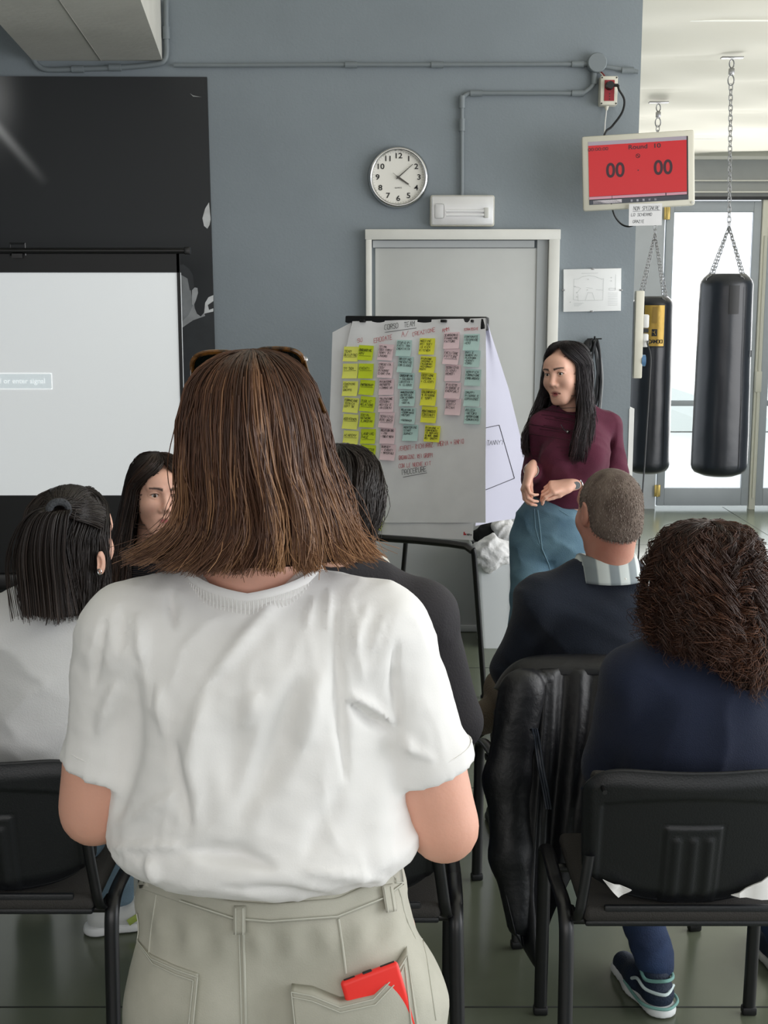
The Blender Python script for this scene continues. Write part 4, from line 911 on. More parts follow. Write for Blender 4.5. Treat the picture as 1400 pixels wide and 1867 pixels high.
def hair(parent, levels, N, seg, r, seed, m, Mx=None, face=None, curl=0, cf=9, K=70, endvar=.1, endf=None, wave=.004, layer=(.84, 1.03), tone=(.1, .5, .35), conv=.55, starts=.35, fly=0.03, shell=.9, shellm=None, part=0, sides=3, tone_f=None, name='hair'):
    """levels: (z, cx, cy, a, b) from the crown down.  face: (centre angle, z hairline, z full, half angle)"""
    R = np.random.RandomState(seed)
    def pos(t, th, s_):
        L_ = cinterp(levels, t)
        if face is not None:
            op = np.clip((face[1]-L_[..., 0])/(face[1]-face[2]), 0, 1)*face[3]
            d = (th-face[0]+pi) % (2*pi)-pi; sg = np.where(d < 0, -1, 1); d = sg*(op+np.abs(d)*(1-op/pi)); th = face[0]+d
        return np.stack([L_[..., 1]+L_[..., 3]*s_*np.cos(th), L_[..., 2]+L_[..., 4]*s_*np.sin(th), L_[..., 0]+.012*(s_-1)*(1-t)*4], -1)
    if shell:
        nu, nv = 72, 50; f0 = face[0] if face else pi/2; U = (f0+np.linspace(1e-3, 2*pi-1e-3, nu))[:, None]*np.ones((1, nv)); T = np.ones((nu, 1))*np.linspace(0, .93, nv)[None]
        if endf is not None: T = T*endf(U)
        P = pos(T, U, shell+0*T); P[:, 0:] += 0
        P2 = P.copy(); c_ = cinterp(levels, T); P2[..., 0] = c_[..., 1]+(P[..., 0]-c_[..., 1])*.9; P2[..., 1] = c_[..., 2]+(P[..., 1]-c_[..., 2])*.9
        g = grid_quads(nu, nv); n_ = nu*nv; vs = np.concatenate([P.reshape(-1, 3), P2.reshape(-1, 3)])
        if Mx is not None: vs = vs@np.array(Mx.to_3x3()).T+np.array(Mx.translation)
        me = mesh_np('hair_base', vs, np.concatenate([g, g[:, ::-1]+n_])); a_ = me.attributes.new('tone', 'FLOAT', 'POINT'); a_.data.foreach_set('value', np.full(len(vs), tone[0]*.5, np.float32))
        link('hair_base', me, shellm or SHM, parent)
    kc = R.uniform(0, 2*pi, K); ks = R.uniform(layer[0], layer[1], K); kt = R.uniform(0, 1, K); kph = R.uniform(0, 2*pi, (K, 3))
    c = R.randint(0, K, N); th0 = kc[c]+R.normal(0, 1.5*pi/K+.05, N); s0 = np.clip(ks[c]+R.normal(0, .035, N), layer[0], layer[1]+.02)
    t = np.linspace(0, 1, seg)[None]; te = 1-endvar*(R.uniform(0, 1, N)*.6+.4*kt[c]); ts = R.uniform(0, 1, N)**2.2*starts
    if endf is not None: te = te*endf(th0)
    tt_ = ts[:, None]+(te-ts)[:, None]*t
    th = th0[:, None]+(kc[c]-th0)[:, None]*conv*tt_**1.5+.03*np.sin(tt_*7+kph[c, 0:1])*tt_
    s_ = s0[:, None]+.02*np.sin(tt_*9+kph[c, 1:2])*tt_
    if curl > .01:
        fr_ = (R.uniform(0, 1, N) < .22)[:, None]; e_ = np.clip(tt_*3, 0, 1)*np.where(fr_, .2, .93); th = th0[:, None]+(kc[c]-th0)[:, None]*e_; s_ = s0[:, None]+(ks[c]-s0)[:, None]*e_
    fl = R.uniform(0, 1, N) < fly; s_ += np.where(fl, R.uniform(.02, .12, N), 0)[:, None]*t
    P = pos(tt_, th, s_)
    ph = R.uniform(0, 2*pi, (N, 3))
    P += wave*np.stack([np.sin(tt_*8+kph[c, 2:3]+.4*ph[:, :1]), np.sin(tt_*7+kph[c, 1:2]), 0*tt_], -1)*(.2+tt_)[..., None]
    P += np.where(fl, .012, .0015)[:, None, None]*np.stack([np.sin(tt_*11+ph[:, :1]), np.sin(tt_*9+ph[:, 1:2]), .5*np.sin(tt_*10+ph[:, 2:])], -1)*t[..., None]
    if curl:
        am = curl*np.clip(tt_*3, 0, 1)*R.uniform(.6, 1.3, N)[:, None]*(.6+.8*ks[c]/layer[1]*kt[c])[:, None]; f_ = cf*(.75+.5*kt[c])[:, None]*2*pi*(1+R.normal(0, .025, N))[:, None]
        cp = np.where(R.uniform(0, 1, N) < .72, kph[c, 0], ph[:, 0])[:, None]
        f_ = f_*np.where(R.permutation(K) < K/2, 1, -1)[c][:, None]
        P += am[..., None]*np.stack([np.cos(f_*tt_+cp), np.sin(f_*tt_+cp), .6*np.sin(f_*tt_*.9+cp+1)], -1)
    if Mx is not None: P = P@np.array(Mx.to_3x3()).T+np.array(Mx.translation)
    rr = r*R.uniform(.7, 1.25, N)[:, None]*(1-.6*t**3)
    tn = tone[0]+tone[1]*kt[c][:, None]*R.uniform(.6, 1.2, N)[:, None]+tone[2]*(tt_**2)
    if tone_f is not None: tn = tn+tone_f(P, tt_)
    return tubes(name, P, rr, np.clip(tn, 0, 1), m, parent, sides=sides)
def rotm(R): return [[R[i][j] for j in range(3)] for i in range(3)]
class Fig:
    """one person: joints in the frame of an Empty that stands at the base"""
    def __init__(s, loc, rz, label, res=.009):
        s.root = empty('person', loc, rz, label, 'person'); s.M = Matrix.Translation(V(loc)) @ Matrix.Rotation(rz, 4, 'Z'); s.I = s.M.inverted(); s.J = {}; s.res = res; s.extra = []
        s.w = dict(hip=.14, waist=.125, chest=.14, sh=.05, ua=.046, el=.039, wr=.026, th=.082, kn=.055, an=.038, neck=.05, fl=.68)
    def p(s, px, py, Y): q = s.I @ at(px, py, Y); return (q.x, q.y, q.z)
    def seat(s, tx=0, lean=.0, h=1.0, sw=.17, zs=.50):
        """default sitting pose facing +y"""
        J = s.J; k = h
        J.update(pelvis=(0, 0, zs+.09), waist=(0, -.0+lean*.3, zs+.24*k), chest=(tx*.6, lean*.8, zs+.40*k), neck=(tx, lean, zs+.545*k), head=(tx, lean+.025, zs+.70*k),
                 shL=(-sw+tx, lean, zs+.49*k), shR=(sw+tx, lean, zs+.49*k), elL=(-sw-.06+tx, .08, zs+.23*k), elR=(sw+.06+tx, .08, zs+.23*k), wrL=(-.1, .30, zs+.2), wrR=(.1, .30, zs+.2),
                 hipL=(-.09, .02, zs+.06), hipR=(.09, .02, zs+.06), kneeL=(-.12, .44, zs+.02), kneeR=(.12, .44, zs+.02), ankL=(-.12, .42, .09), ankR=(.12, .42, .09))
    def grid(s, res=None, pts=None, m=.2):
        P = np.array(pts if pts is not None else list(s.J.values())); return S(P.min(0)-m, P.max(0)+m, res or s.res)
    def torso(s, g_, g=0.0, k=.05, pel=True):
        J, w = s.J, s.w; fd = (0, 1, 0); f = w['fl']
        def E(c, rx, rz): g_.ell(c, (rx+g, rx*f+g, rz+g), k)
        mid = lambda a, b, t=.5: tuple(a[i]+(b[i]-a[i])*t for i in range(3))
        if pel: E(J['pelvis'], w['hip'], .10)
        E(J['waist'], w['waist'], .13); E(mid(J['waist'], J['chest']), (w['waist']+w['chest'])/2, .12); E(J['chest'], w['chest'], .13)
        g_.cap(J['shL'], J['shR'], w['sh']+g, None, k, flat=((0, 1, 0), 1.15))
        for q in ('shL', 'shR'): g_.cap(mid(J['neck'], J['head'], .18), mid(J['neck'], J[q], .8), w['neck']*.75+g, w['sh']*.8+g, k*.8)
    def arm(s, g_, sd, g=0.0, k=.02, hand=True, fore=True):
        J, w = s.J, s.w
        g_.cap(J['sh'+sd], J['el'+sd], w['ua']+g, w['el']+g, k)
        if fore: g_.cap(J['el'+sd], J['wr'+sd], w['el']*.98+g, w['wr']+g, k)
        if hand:
            a = V(J['wr'+sd]); d = (a-V(J['el'+sd])).normalized(); sdv = d.cross(V((0, 0, 1))).normalized() if abs(d.z) < .95 else V((1, 0, 0))
            hand_sdf(g_, a, d, V((0, 0, -1)) if abs(d.z) < .8 else V((0, 1, 0)), 1 if sd == 'R' else -1, .5)
    def leg(s, g_, sd, g=0.0, k=.03):
        J, w = s.J, s.w; g_.cap(J['hip'+sd], J['knee'+sd], w['th']+g, w['kn']+g, k); g_.cap(J['knee'+sd], J['ank'+sd], w['kn']+g, w['an']+g, k)
    def add(s, name, meshes, m, off=None, disp=None, attr=None, **kw):
        vs = []; q = []; n = 0
        for v_, q_ in meshes: vs.append(v_); q.append(q_+n); n += len(v_)
        vs = np.concatenate(vs); q = np.concatenate(q)
        if disp is not None: vs = disp(vs, vnormals(vs, q))
        me = mesh_np(name, vs, q); 
        if attr is not None:
            a = me.color_attributes.new('paint', 'FLOAT_COLOR', 'POINT'); a.data.foreach_set('color', attr(vs).astype(np.float32).ravel())
        o = link(name, me, m, s.root, **kw); return o, vs, q
def hand_sdf(s, w_, d, n, side, curl=.6, sc=1.0, spread=.0, curls=None, thumb=None):
    """w_: wrist, d: pointing direction, n: palm normal, side: +1/-1 for which side the thumb is on"""
    w_ = V(w_); d = V(d).normalized(); n = V(n); n = (n-d*n.dot(d)).normalized(); t = d.cross(n)*side
    F_ = [(.030, .092, .040, .024, .018, .0084), (.0105, .096, .045, .028, .020, .0086), (-.009, .092, .041, .026, .019, .0082), (-.0275, .083, .032, .020, .017, .0074)]
    s.cap(w_-d*.02*sc, w_+d*.02*sc, .024*sc, .026*sc, .012, flat=(tuple(n), .72))
    for i, (x, L0, a, b, c, r) in enumerate(F_):
        kn = w_+d*L0*sc*.93+t*x*sc; s.cap(w_+d*.015*sc+t*x*.6*sc, kn, .0135*sc, .0115*sc, .014*sc)
        cv = curls[i] if curls else curl; dr = (d+t*spread*x*12).normalized(); p = kn; an = 0
        for j, L_ in enumerate((a, b, c)):
            an += cv*(.9, 1.25, .8)[j]; dd = dr*cos(an)+n*sin(an); q = p+dd*L_*sc; rr = r*sc*(1, .93, .85, .74)[j]; s.cap(p, q, rr*1.02, rr*(.93, .92, .85)[j], .0025); p = q
    tb = w_+d*.022*sc+t*.022*sc+n*.004
    td = thumb or (.62, .62, .48); dd = (d*td[0]+t*td[1]+n*td[2]).normalized(); q = tb+dd*.04*sc; s.cap(tb, q, .0145*sc, .0115*sc, .012)
    dd2 = (dd+d*.5-t*.25+n*.1).normalized(); q2 = q+dd2*.03*sc; s.cap(q, q2, .0108*sc, .0095*sc, .004); s.cap(q2, q2+(dd2+d*.2).normalized()*.024*sc, .0095*sc, .0078*sc, .003)
def head_sdf(s, c, R, sc=1.0, face=True, ears=True, fem=True, open_=.0):
    """local frame: +y looks forward, centre between the ears"""
    c = V(c); Rm = R
    def T(p): return tuple(c+Rm @ (V(p)*sc))
    A = [[Rm[i][j] for j in range(3)] for i in range(3)]
    def E(p, r, k, op='u'): s.ell(T(p), tuple(x*sc for x in r), k*sc, A, op)
    def C(a, b, ra, rb, k, op='u'): s.cap(T(a), T(b), ra*sc, rb*sc, k*sc, op=op)
    E((0, -.012, .03), (.075, .095, .088), .02)
    E((0, .030, -.02), (.062, .066, .085), .035)
    E((0, .035, -.055), (.05 if fem else .055, .05, .05), .03)
    C((-.018, .070, -.098), (.018, .070, -.098), .018, .018, .03)
    E((0, .07, .05), (.05, .028, .035), .03)                            # forehead
    if face:
        for q in (-1, 1):
            E((q*.037, .066, -.022), (.027, .027, .028), .025)          # cheekbone
            C((q*.014, .092, .034), (q*.046, .078, .036), .008, .006, .014)   # brow ridge
            E((q*.031, .104, .014), (.019, .016, .012), .012, 's')      # eye hollow
            E((q*.031, .0800, .014), (.0127, .0127, .0127), .001, 's')
            E((q*.031, .094, .014), (.0145, .010, .0072), .002, 's')
            # lids close around the eyeball
            for j in range(6):
                a0 = -1+2*j/6; a1 = -1+2*(j+1)/6
                f = lambda a, up: (q*.031+.0160*a, .0905-.0065*a*a-(.001 if not up else 0)-(.0035*a*q if a*q > 0 else 0), .014+(.0092 if up else -.0082)*(1-a*a))
                C(f(a0, 1), f(a1, 1), .0036, .0036, .003); C(f(a0, 0), f(a1, 0), .0030, .0030, .003)
            E((q*.0125, .100, -.030), (.0085, .010, .008), .008)        # nostril wing
            E((q*.007, .1095, -.0355), (.0035, .004, .003), .002, 's')
        C((0, .091, .026), (0, .108, -.014), .0075, .0095, .012); E((0, .112, -.022), (.0105, .0105, .009), .008)
        C((0, .105, -.033), (0, .094, -.04), .005, .005, .006)
        # mouth
        E((0, .078, -.062), (.03, .02, .026), .02)
        for a, b in (((-.023, .084, -.0605), (-.008, .0955, -.0555)), ((-.008, .0955, -.0555), (0, .0965, -.0572)), ((0, .0965, -.0572), (.008, .0955, -.0555)), ((.008, .0955, -.0555), (.023, .084, -.0605))): C(a, b, .0036, .0044, .004)
        for a, b in (((-.020, .084, -.065-open_), (-.007, .094, -.0695-open_)), ((-.007, .094, -.0695-open_), (.007, .094, -.0695-open_)), ((.007, .094, -.0695-open_), (.020, .084, -.065-open_))): C(a, b, .0040, .0052, .004)
        C((-.019, .094, -.0625-open_/2), (.019, .094, -.0625-open_/2), .0012+open_*.45, .0012+open_*.45, .001, 's'); C((-.006, .1, -.0625-open_/2), (.006, .1, -.0625-open_/2), .001+open_*.6, .001+open_*.6, .001, 's')
    if ears:
        for q in (-1, 1):
            E((q*.079, -.008, .004), (.007, .018, .030), .006); E((q*.076, .0, -.018), (.008, .010, .014), .006)
            E((q*.0865, -.002, .006), (.005, .009, .016), .003, 's'); C((q*.082, -.02, .024), (q*.084, -.012, .034), .004, .004, .004)
def headpaint(vs, c, R, sc, lips=(168, 82, 84), brow=(52, 36, 32), open_=0.0, beard=None):
    L_ = (vs-np.array(c))@np.array(R)/sc; out = np.zeros((len(vs), 4), np.float32)
    def blend(mask, col):
        col = rgb(*col)[:3]; m = np.clip(mask, 0, 1)[:, None]; a = out[:, 3:4]
        out[:, :3] = out[:, :3]*(1-m)+np.array(col)*m; out[:, 3:4] = np.maximum(a, m)
    x, y, z = np.abs(L_[:, 0]), L_[:, 1], L_[:, 2]; fr = y > .05
    chk = np.exp(-((x-.04)**2+(z+.03)**2)/.00035)*.35*fr; blend(chk, (205, 120, 110))
    lz = -.063-.5*open_; lip = fr*(y > .082)*np.clip(1.6-np.sqrt((x/.0225)**2+((z-lz)/(.0105+open_*.8))**2)*1.5, 0, 1); blend(lip, lips)
    bx = np.clip((x-.012)/.036, 0, 1); bz = .0345+.0035*np.sin(bx*2.6); br = fr*np.clip(2.2-np.abs(z-bz)/(.0036*(1.1-.6*bx))*1.4, 0, 1)*(x > .011)*(x < .050); blend(br*.95, brow)
    sh = fr*np.exp(-((x-.031)**2/.0003+(z-.014)**2/.00012))*.22; blend(np.where(lip > .1, 0, sh), (130, 80, 70))  # soft shade painted into the skin around the eyes
    if beard is not None: blend(fr*(z < -.03)*.0, beard)
    out[:, :3] = np.where(out[:, 3:4] > 0, out[:, :3], 0); return out
def eyes(fig, c, R, sc, iris=(70, 50, 36), look=(0, 0)):
    for q in (-1, 1):
        n = 14; vs = []; mi = []
        me = bmesh.new(); bmesh.ops.create_uvsphere(me, u_segments=28, v_segments=18, radius=.0122*sc)
        bmesh.ops.transform(me, matrix=Matrix.Rotation(-pi/2, 4, 'X'), verts=me.verts)
        g = V((look[0], 1, look[1])).normalized()
        for f in me.faces:
            a = f.calc_center_median().normalized().angle(g); f.material_index = 2 if a < .21 else (1 if a < .47 else 0); f.smooth = True
        m_ = bpy.data.meshes.new('eye'); me.to_mesh(m_); me.free(); m_.transform(R.to_4x4())
        o = link('eye', m_, [M['eyewhite'], mat('iris', iris, .2), M['pupil']], fig.root); o.location = V(c)+R @ (V((q*.031, .0800, .014))*sc)
        pts = [V(c)+R @ (V((q*.031+.0155*a, .0945-.0065*a*a-(.0035*a*q if a*q > 0 else 0), .0142+.0066*(1-a*a)))*sc) for a in np.linspace(-1, 1, 9)]
        MB().tube(pts, .0011*sc, 6).out('eyelash', M['pupil'], fig.root)
M['eyewhite'] = mat('eye_white', (225, 220, 216), .2); M['pupil'] = mat('pupil', (14, 11, 10), .15)
M['skin_a'] = mat('skin_warm', (220, 166, 144), .55, bump=.06, bscale=150, vary=.04, vscale=14, paint=True, sss=.12)
M['skin_b'] = mat('skin_rosy', (234, 184, 162), .5, bump=.05, bscale=150, vary=.04, vscale=20, paint=True, sss=.12)
def shoe(fig, heel, toe, h=.09, m=None, sole=None, L_=.27, name='shoe', trim=None):
    heel = V(heel); toe = V(toe); d = toe-heel; d.z = 0; d.normalize(); sd = V((d.y, -d.x, 0))
    s = S([min(heel[i], toe[i])-.1 for i in range(2)]+[-.01], [max(heel[i], toe[i])+.1 for i in range(2)]+[.2], .005)
    P = lambda a, b, z: tuple(heel+d*a*L_+sd*b+V((0, 0, z)))
    s.cap(P(.16, 0, .045), P(.5, 0, .04), .036, .038, .02); s.cap(P(.5, 0, .038), P(.86, -.004, .03), .04, .03, .03); s.cap(P(.2, 0, .05), P(.26, 0, .10), .035, .036, .02); s.clip((0, 0, .022), (0, 0, -1)); s.clip((0, 0, .105), (0, 0, 1))
    up = s.mesh(); o, _, _ = fig.add(name, [up], m)
    t = s.blank(); t.cap(P(.13, 0, .01), P(.5, 0, .01), .040, .041, .02); t.cap(P(.5, 0, .01), P(.87, -.004, .012), .043, .034, .03); t.clip((0, 0, .003), (0, 0, -1)); t.clip((0, 0, .028), (0, 0, 1), .006)
    k = fig.add('sole', [t.mesh()], sole)[0]; k.parent = o; return o, P
I3 = Matrix.Identity(3)
def Rz(a): return Matrix.Rotation(rad(a), 3, 'Z')
def Rx(a): return Matrix.Rotation(rad(a), 3, 'X')
def Ry(a): return Matrix.Rotation(rad(a), 3, 'Y')
def folds(f, amp, seed, sc=(1, 1, 1), rid=True):
    def fn(vs, n):
        W_ = wob(vs*np.array(sc), f, seed); W_ = (1-np.abs(W_))**2-.4 if rid else W_; return vs+n*(W_*amp)[:, None]
    return fn
# ================================================================== the standing woman in the white T-shirt
RW = V((-.165, 1.6, 0))
F1 = Fig(RW, 0, 'standing woman seen from behind in a loose white T-shirt and pale green jeans', res=.008)
J = F1.J; J.update(head=(-.002, .0, 1.583), neck=(0, -.01, 1.43))
zy = lambda py, Y=1.6: at(700, py, Y).z
# body: one continuous surface
def woman_body():
    s = S((-.36, -.24, .0), (.36, .42, 1.76), .0085)
    s.ell((0, 0, 1.27), (.165, .10, .16), .05); s.ell((.01, 0, 1.12), (.16, .11, .14), .05); s.ell((.03, 0, .93), (.18, .12, .13), .05)
    s.cap((-.15, 0, 1.345), (.15, 0, 1.345), .045, None, .03)
    s.cap((0, -.012, 1.40), (0, .0, 1.53), .056, .055, .03)
    for a in (-1, 1): s.cap((0, -.01, 1.44), (a*.12, -.006, 1.365), .032, .035, .02); s.cap((.03+a*.09, 0, .84), (.03+a*.1, 0, .48), .085, .06, .04); s.cap((.03+a*.1, 0, .48), (.03+a*.1, -.02, .09), .055, .038, .03); s.cap((.03+a*.1, -.04, .04), (.03+a*.11, .12, .03), .035, .03, .03)
    for p in (((.165, 0, 1.335), (.243, -.014, 1.098), (.14, .24, 1.20), 1), ((-.165, 0, 1.335), (-.212, -.005, 1.118), (-.12, .25, 1.20), -1)):
        s.cap(p[0], p[1], .048, .038, .02); s.cap(tuple(V(p[0])*.36+V(p[1])*.64+V((p[3]*.004, 0, 0))), tuple(V(p[0])*.22+V(p[1])*.78), .044, .043, .04); s.cap(p[1], p[2], .038, .028, .03)
        a = V(p[2]); d = (a-V(p[1])).normalized(); hand_sdf(s, a, d, V((0, 0, -1)), -p[3], .5)
    head_sdf(s, J['head'], Rz(-12), .94, face=True, ears=False)
    return s.mesh()
bm_ = woman_body()
F1.add('body', [bm_], M['skin_a'], attr=lambda v_: headpaint(v_, J['head'], np.array(Rz(-12)), .94))
# T-shirt
s = S((-.36, -.24, 1.0), (.36, .24, 1.5), .0058)
s.cap((-.15, -.004, 1.352), (.155, -.004, 1.352), .062, None, .04, flat=((0, 1, 0), 1.2))
for a in (-1, 1): s.cap((a*.07, -.010, 1.392), (a*.155, -.006, 1.365), .048, .057, .03)
s.ell((0, -.0, 1.27), (.187, .130, .15), .05); s.ell((.004, -.006, 1.15), (.196, .138, .13), .05); s.ell((.012, -.012, 1.09), (.200, .150, .058), .045)
b = s.blank()
b.cap((.160, 0, 1.345), (.220, -.010, 1.175), .068, .061, .02); b.cap((.220, -.010, 1.175), (.236, -.01, 1.12), .061, .061, .02); b.clip((.222, -.01, 1.176), (.30, .0, -1), .003)
s.union(b, .014)
b = s.blank(); b.cap((-.163, 0, 1.345), (-.188, -.0, 1.17), .068, .062, .02); b.cap((-.188, 0, 1.17), (-.196, 0, 1.12), .062, .062, .02); b.clip((-.193, 0, 1.176), (-.2, 0, -1), .003)
s.union(b, .014)
s.clip((0, 0, 1.052), (0, .05, -1), .02)
nk = s.blank(); nk.ell((0, .012, 1.472), (.080, .088, .052), .01); s.F = np.maximum(s.F, -nk.F)
FOLD = [([(223, 1100), (218, 1190)], 7, -4), ([(243, 1235), (237, 1365), (214, 1485)], 17, -9), ([(214, 1245), (180, 1337)], 12, 7), ([(320, 1360), (334, 1434), (351, 1503)], 13, -8), ([(374, 1262), (346, 1400), (357, 1500)], 20, 8),
        ([(437, 1274), (420, 1457)], 24, -6), ([(557, 1040), (454, 1154), (374, 1251)], 12, 6), ([(540, 1247), (511, 1354), (443, 1486)], 24, -11), ([(585, 1230), (545, 1365)], 20, 6), ([(611, 1114), (617, 1274), (631, 1423)], 9, -7),
        ([(637, 1268), (717, 1314)], 8, 8), ([(640, 1284), (705, 1330)], 11, -8), ([(723, 1171), (717, 1257), (728, 1330)], 7, -6), ([(734, 1337), (751, 1371)], 7, 5), ([(730, 1355), (790, 1385)], 7, 4), ([(574, 1086), (557, 1148)], 6, 4), ([(600, 1075), (598, 1150)], 6, 4),
        ([(671, 1103), (643, 1188)], 8, 4), ([(700, 1120), (672, 1200)], 6, 3), ([(311, 1074), (314, 1143)], 7, -5), ([(346, 1552), (430, 1560), (494, 1580)], 14, -10), ([(271, 1562), (289, 1610)], 9, 6), ([(214, 1545), (329, 1542)], 8, 5), ([(250, 1120), (262, 1210)], 9, 5), ([(190, 1130), (170, 1250)], 7, -4),
        ([(620, 1440), (560, 1560)], 18, -4), ([(700, 1400), (690, 1600)], 22, 4), ([(560, 1590), (700, 1600)], 9, 4), ([(400, 1620), (600, 1632)], 8, -4), ([(330, 1440), (240, 1500)], 10, 4), ([(470, 1260), (440, 1330)], 14, 5), ([(640, 1100), (660, 1240)], 10, 3), ([(290, 1250), (300, 1340)], 10, 5)]
def shirt_disp(vs, n):
    w_ = vs+np.array(RW); px, py = project(w_); d_ = np.zeros(len(vs))
    for line, wd, am in FOLD:
        best = np.full(len(vs), 1e9); sa = np.zeros(len(vs)); acc = 0
        L_ = sum(sqrt((b_[0]-a_[0])**2+(b_[1]-a_[1])**2) for a_, b_ in zip(line[:-1], line[1:]))
        for a_, b_ in zip(line[:-1], line[1:]):
            dx, dy = b_[0]-a_[0], b_[1]-a_[1]; t = np.clip(((px-a_[0])*dx+(py-a_[1])*dy)/(dx*dx+dy*dy), 0, 1)
            dd_ = np.hypot(px-a_[0]-t*dx, py-a_[1]-t*dy); l1 = sqrt(dx*dx+dy*dy); sa = np.where(dd_ < best, (acc+t*l1)/L_, sa); best = np.minimum(best, dd_); acc += l1
        d_ += am*.001*np.exp(-(best/(wd*(.6+.6*np.sin(pi*np.clip(sa, 0, 1)))))**2)*(.25+.75*np.sin(pi*np.clip(sa, .0, 1))**.7)*1.75
    d_ *= np.clip(-n[:, 1]*2.2+.3, 0, 1)
    low = np.clip((1.19-vs[:, 2])/.1, 0, 1)
    d_ += .0030*low*((1-np.abs(wob(vs*np.array([.8, .5, 2.2]), 30, 3)))**3-.2)+.0032*((1-np.abs(wob(vs*np.array([1.9, 1, .7]), 21, 5)))**3-.2)+.0007*wob(vs*np.array([1, 1, 2]), 70, 6, 2)
    return vs+n*d_[:, None]
M['tee'] = mat('white_cotton', (236, 235, 233), .9, bump=.04, bscale=420, sheen=.15)
F1.add('t_shirt', [s.mesh()], M['tee'], disp=shirt_disp)
# ribbed collar band
k = 40; pts = []
for i in range(k):
    a = 2*pi*i/k; x = .083*cos(a); y = .010+.085*sin(a); z = 1.424+.012*abs(cos(a))-.010*max(0, -sin(a))+.004*max(0, sin(a)); pts.append((x, y-.003, z))
c = MB(); c.tube(pts, .0125, 12, closed=True, flat=((0, 0, 1), .42)); col = c.out('collar', M['tee'], F1.root)
c = MB()
for i in range(44):
    a = pi+.35+(pi-.7)*i/43; x = .0905*cos(a); y = .007+.0935*sin(a); z = 1.417+.012*abs(cos(a))-.010*max(0, -sin(a)); c.cyl((x, y, z-.006), (x*.985, y*.985, z+.010), .0007, n=5)
c.out('collar_rib', M['tee'], F1.root, kind='stuff')
for sx_, c0, n_, rr in ((1, (.2235, -.010, 1.181), (.30, 0, -1), .062), (-1, (-.1885, 0, 1.182), (-.2, 0, -1), .063)):
    q = V(n_).normalized().to_track_quat('Z', 'Y'); MB().tube([V(c0)+q @ V((rr*cos(t), rr*sin(t), -.018)) for t in np.linspace(0, 2*pi, 41)[:-1]], .0011, 5, closed=True).out('sleeve_stitching', M['tee'], F1.root)
# trousers
s = S((-.32, -.26, .02), (.36, .2, 1.12), .0085); ox_ = .032
s.ell((ox_*.6, -.005, 1.0), (.178, .128, .12), .04); s.ell((ox_+.004, -.008, .87), (.198, .14, .13), .05)
for a in (-1, 1):
    s.ell((ox_+a*.088, -.058, .87), (.108, .092, .12), .05); s.cap((ox_+.004+a*.104, -.005, .82), (ox_+a*.112, 0, .45), .102, .095, .05); s.cap((ox_+a*.115, 0, .45), (ox_+a*.12, -.01, .05), .095, .085, .03)
sm = s.blank(); sm.cap((ox_-.012, -.20, .95), (ox_-.012, -.19, .70), .006, .012, .01); 
M['denim'] = mat('pale_olive_denim', (186, 184, 171), .9, bump=.1, bscale=500, vary=.09, vscale=9, colc=(160, 159, 146))
def tdisp(vs, n):
    x, y, z = vs.T; d_ = .004*((1-np.abs(wob(vs*np.array([1.2, 1, 1.4]), 13, 21)))**2-.4)
    d_ += -.012*np.exp(-((x-(ox_-.014))/.018)**2)*(y < 0)*np.clip((.96-z)/.12, 0, 1); d_ += .0035*np.sin(x*150)*np.exp(-((z-1.0)/.018)**2)
    return vs+n*d_[:, None]
tro, tv_, tq = F1.add('trousers', [s.mesh()], M['denim'], disp=tdisp)
tb = BVHTree.FromPolygons([V(p)+RW for p in tv_], [tuple(int(i) for i in x) for x in tq])
def onpants(px, py, off=.003):
    r = ray(px, py).normalized(); h = tb.ray_cast(CAM, r)[0]
    if h is None:
        h = tb.find_nearest(CAM+r*1.55/r.y)[0]
    return h-r*off-RW
stm = mat('stitch', (190, 190, 178), .9); 
def stitch(pts, name='seam', r=.0009, off=.001, m=None, n=10):
    P = []
    for a, b_ in zip(pts[:-1], pts[1:]):
        for t in range(n): P.append(onpants(a[0]+(b_[0]-a[0])*t/n, a[1]+(b_[1]-a[1])*t/n, off))
    P.append(onpants(*pts[-1], off)); return MB().tube(P, r, 6).out(name, m or stm, tro)
def patch(top, bot, off, m, name, nu=40, nv=16, th=.003):
    def rs(P, n):
        P = np.array(P, float); d = np.concatenate([[0], np.cumsum(np.hypot(*np.diff(P, axis=0).T))]); d /= d[-1]; t = np.linspace(0, 1, n); return np.stack([np.interp(t, d, P[:, i]) for i in (0, 1)], -1)
    A, B = rs(top, nu), rs(bot, nu); vs = []
    for i in range(nu):
        for j in range(nv):
            q = A[i]+(B[i]-A[i])*j/(nv-1); vs.append(tuple(onpants(q[0], q[1], off)))
    vs = np.array(vs); vb = vs+np.array([0, th+off, 0]); g = grid_quads(nu, nv); n_ = len(vs); idx = np.arange(n_).reshape(nu, nv); bd = np.concatenate([idx[:, 0], idx[-1, 1:], idx[-2::-1, -1], idx[0, -2:0:-1]]); b2 = np.roll(bd, -1)
    return link(name, mesh_np(name, np.concatenate([vs, vb]), np.concatenate([g, g[:, ::-1]+n_, np.stack([bd, b2, b2+n_, bd+n_], -1)[:, ::-1]])), m, F1.root)
band = patch([(228, 1590), (300, 1620), (424, 1645), (492, 1650), (615, 1640), (700, 1600), (760, 1560)], [(232, 1612), (327, 1645), (424, 1678), (492, 1684), (615, 1675), (700, 1641), (764, 1592)], .004, M['denim'], 'waistband', 50, 8)
stitch([(327, 1642), (424, 1674), (492, 1680), (615, 1671), (700, 1637), (762, 1590)], off=.0085); stitch([(444, 1702), (446, 1780), (448, 1867), (449, 1960)], r=.0018); stitch([(436, 1702), (438, 1780), (440, 1867), (441, 1960)]); stitch([(617, 1675), (624, 1720), (631, 1775)], r=.0016)
stitch([(285, 1631), (276, 1690), (271, 1738)]); stitch([(742, 1608), (762, 1680), (778, 1745), (795, 1860)])
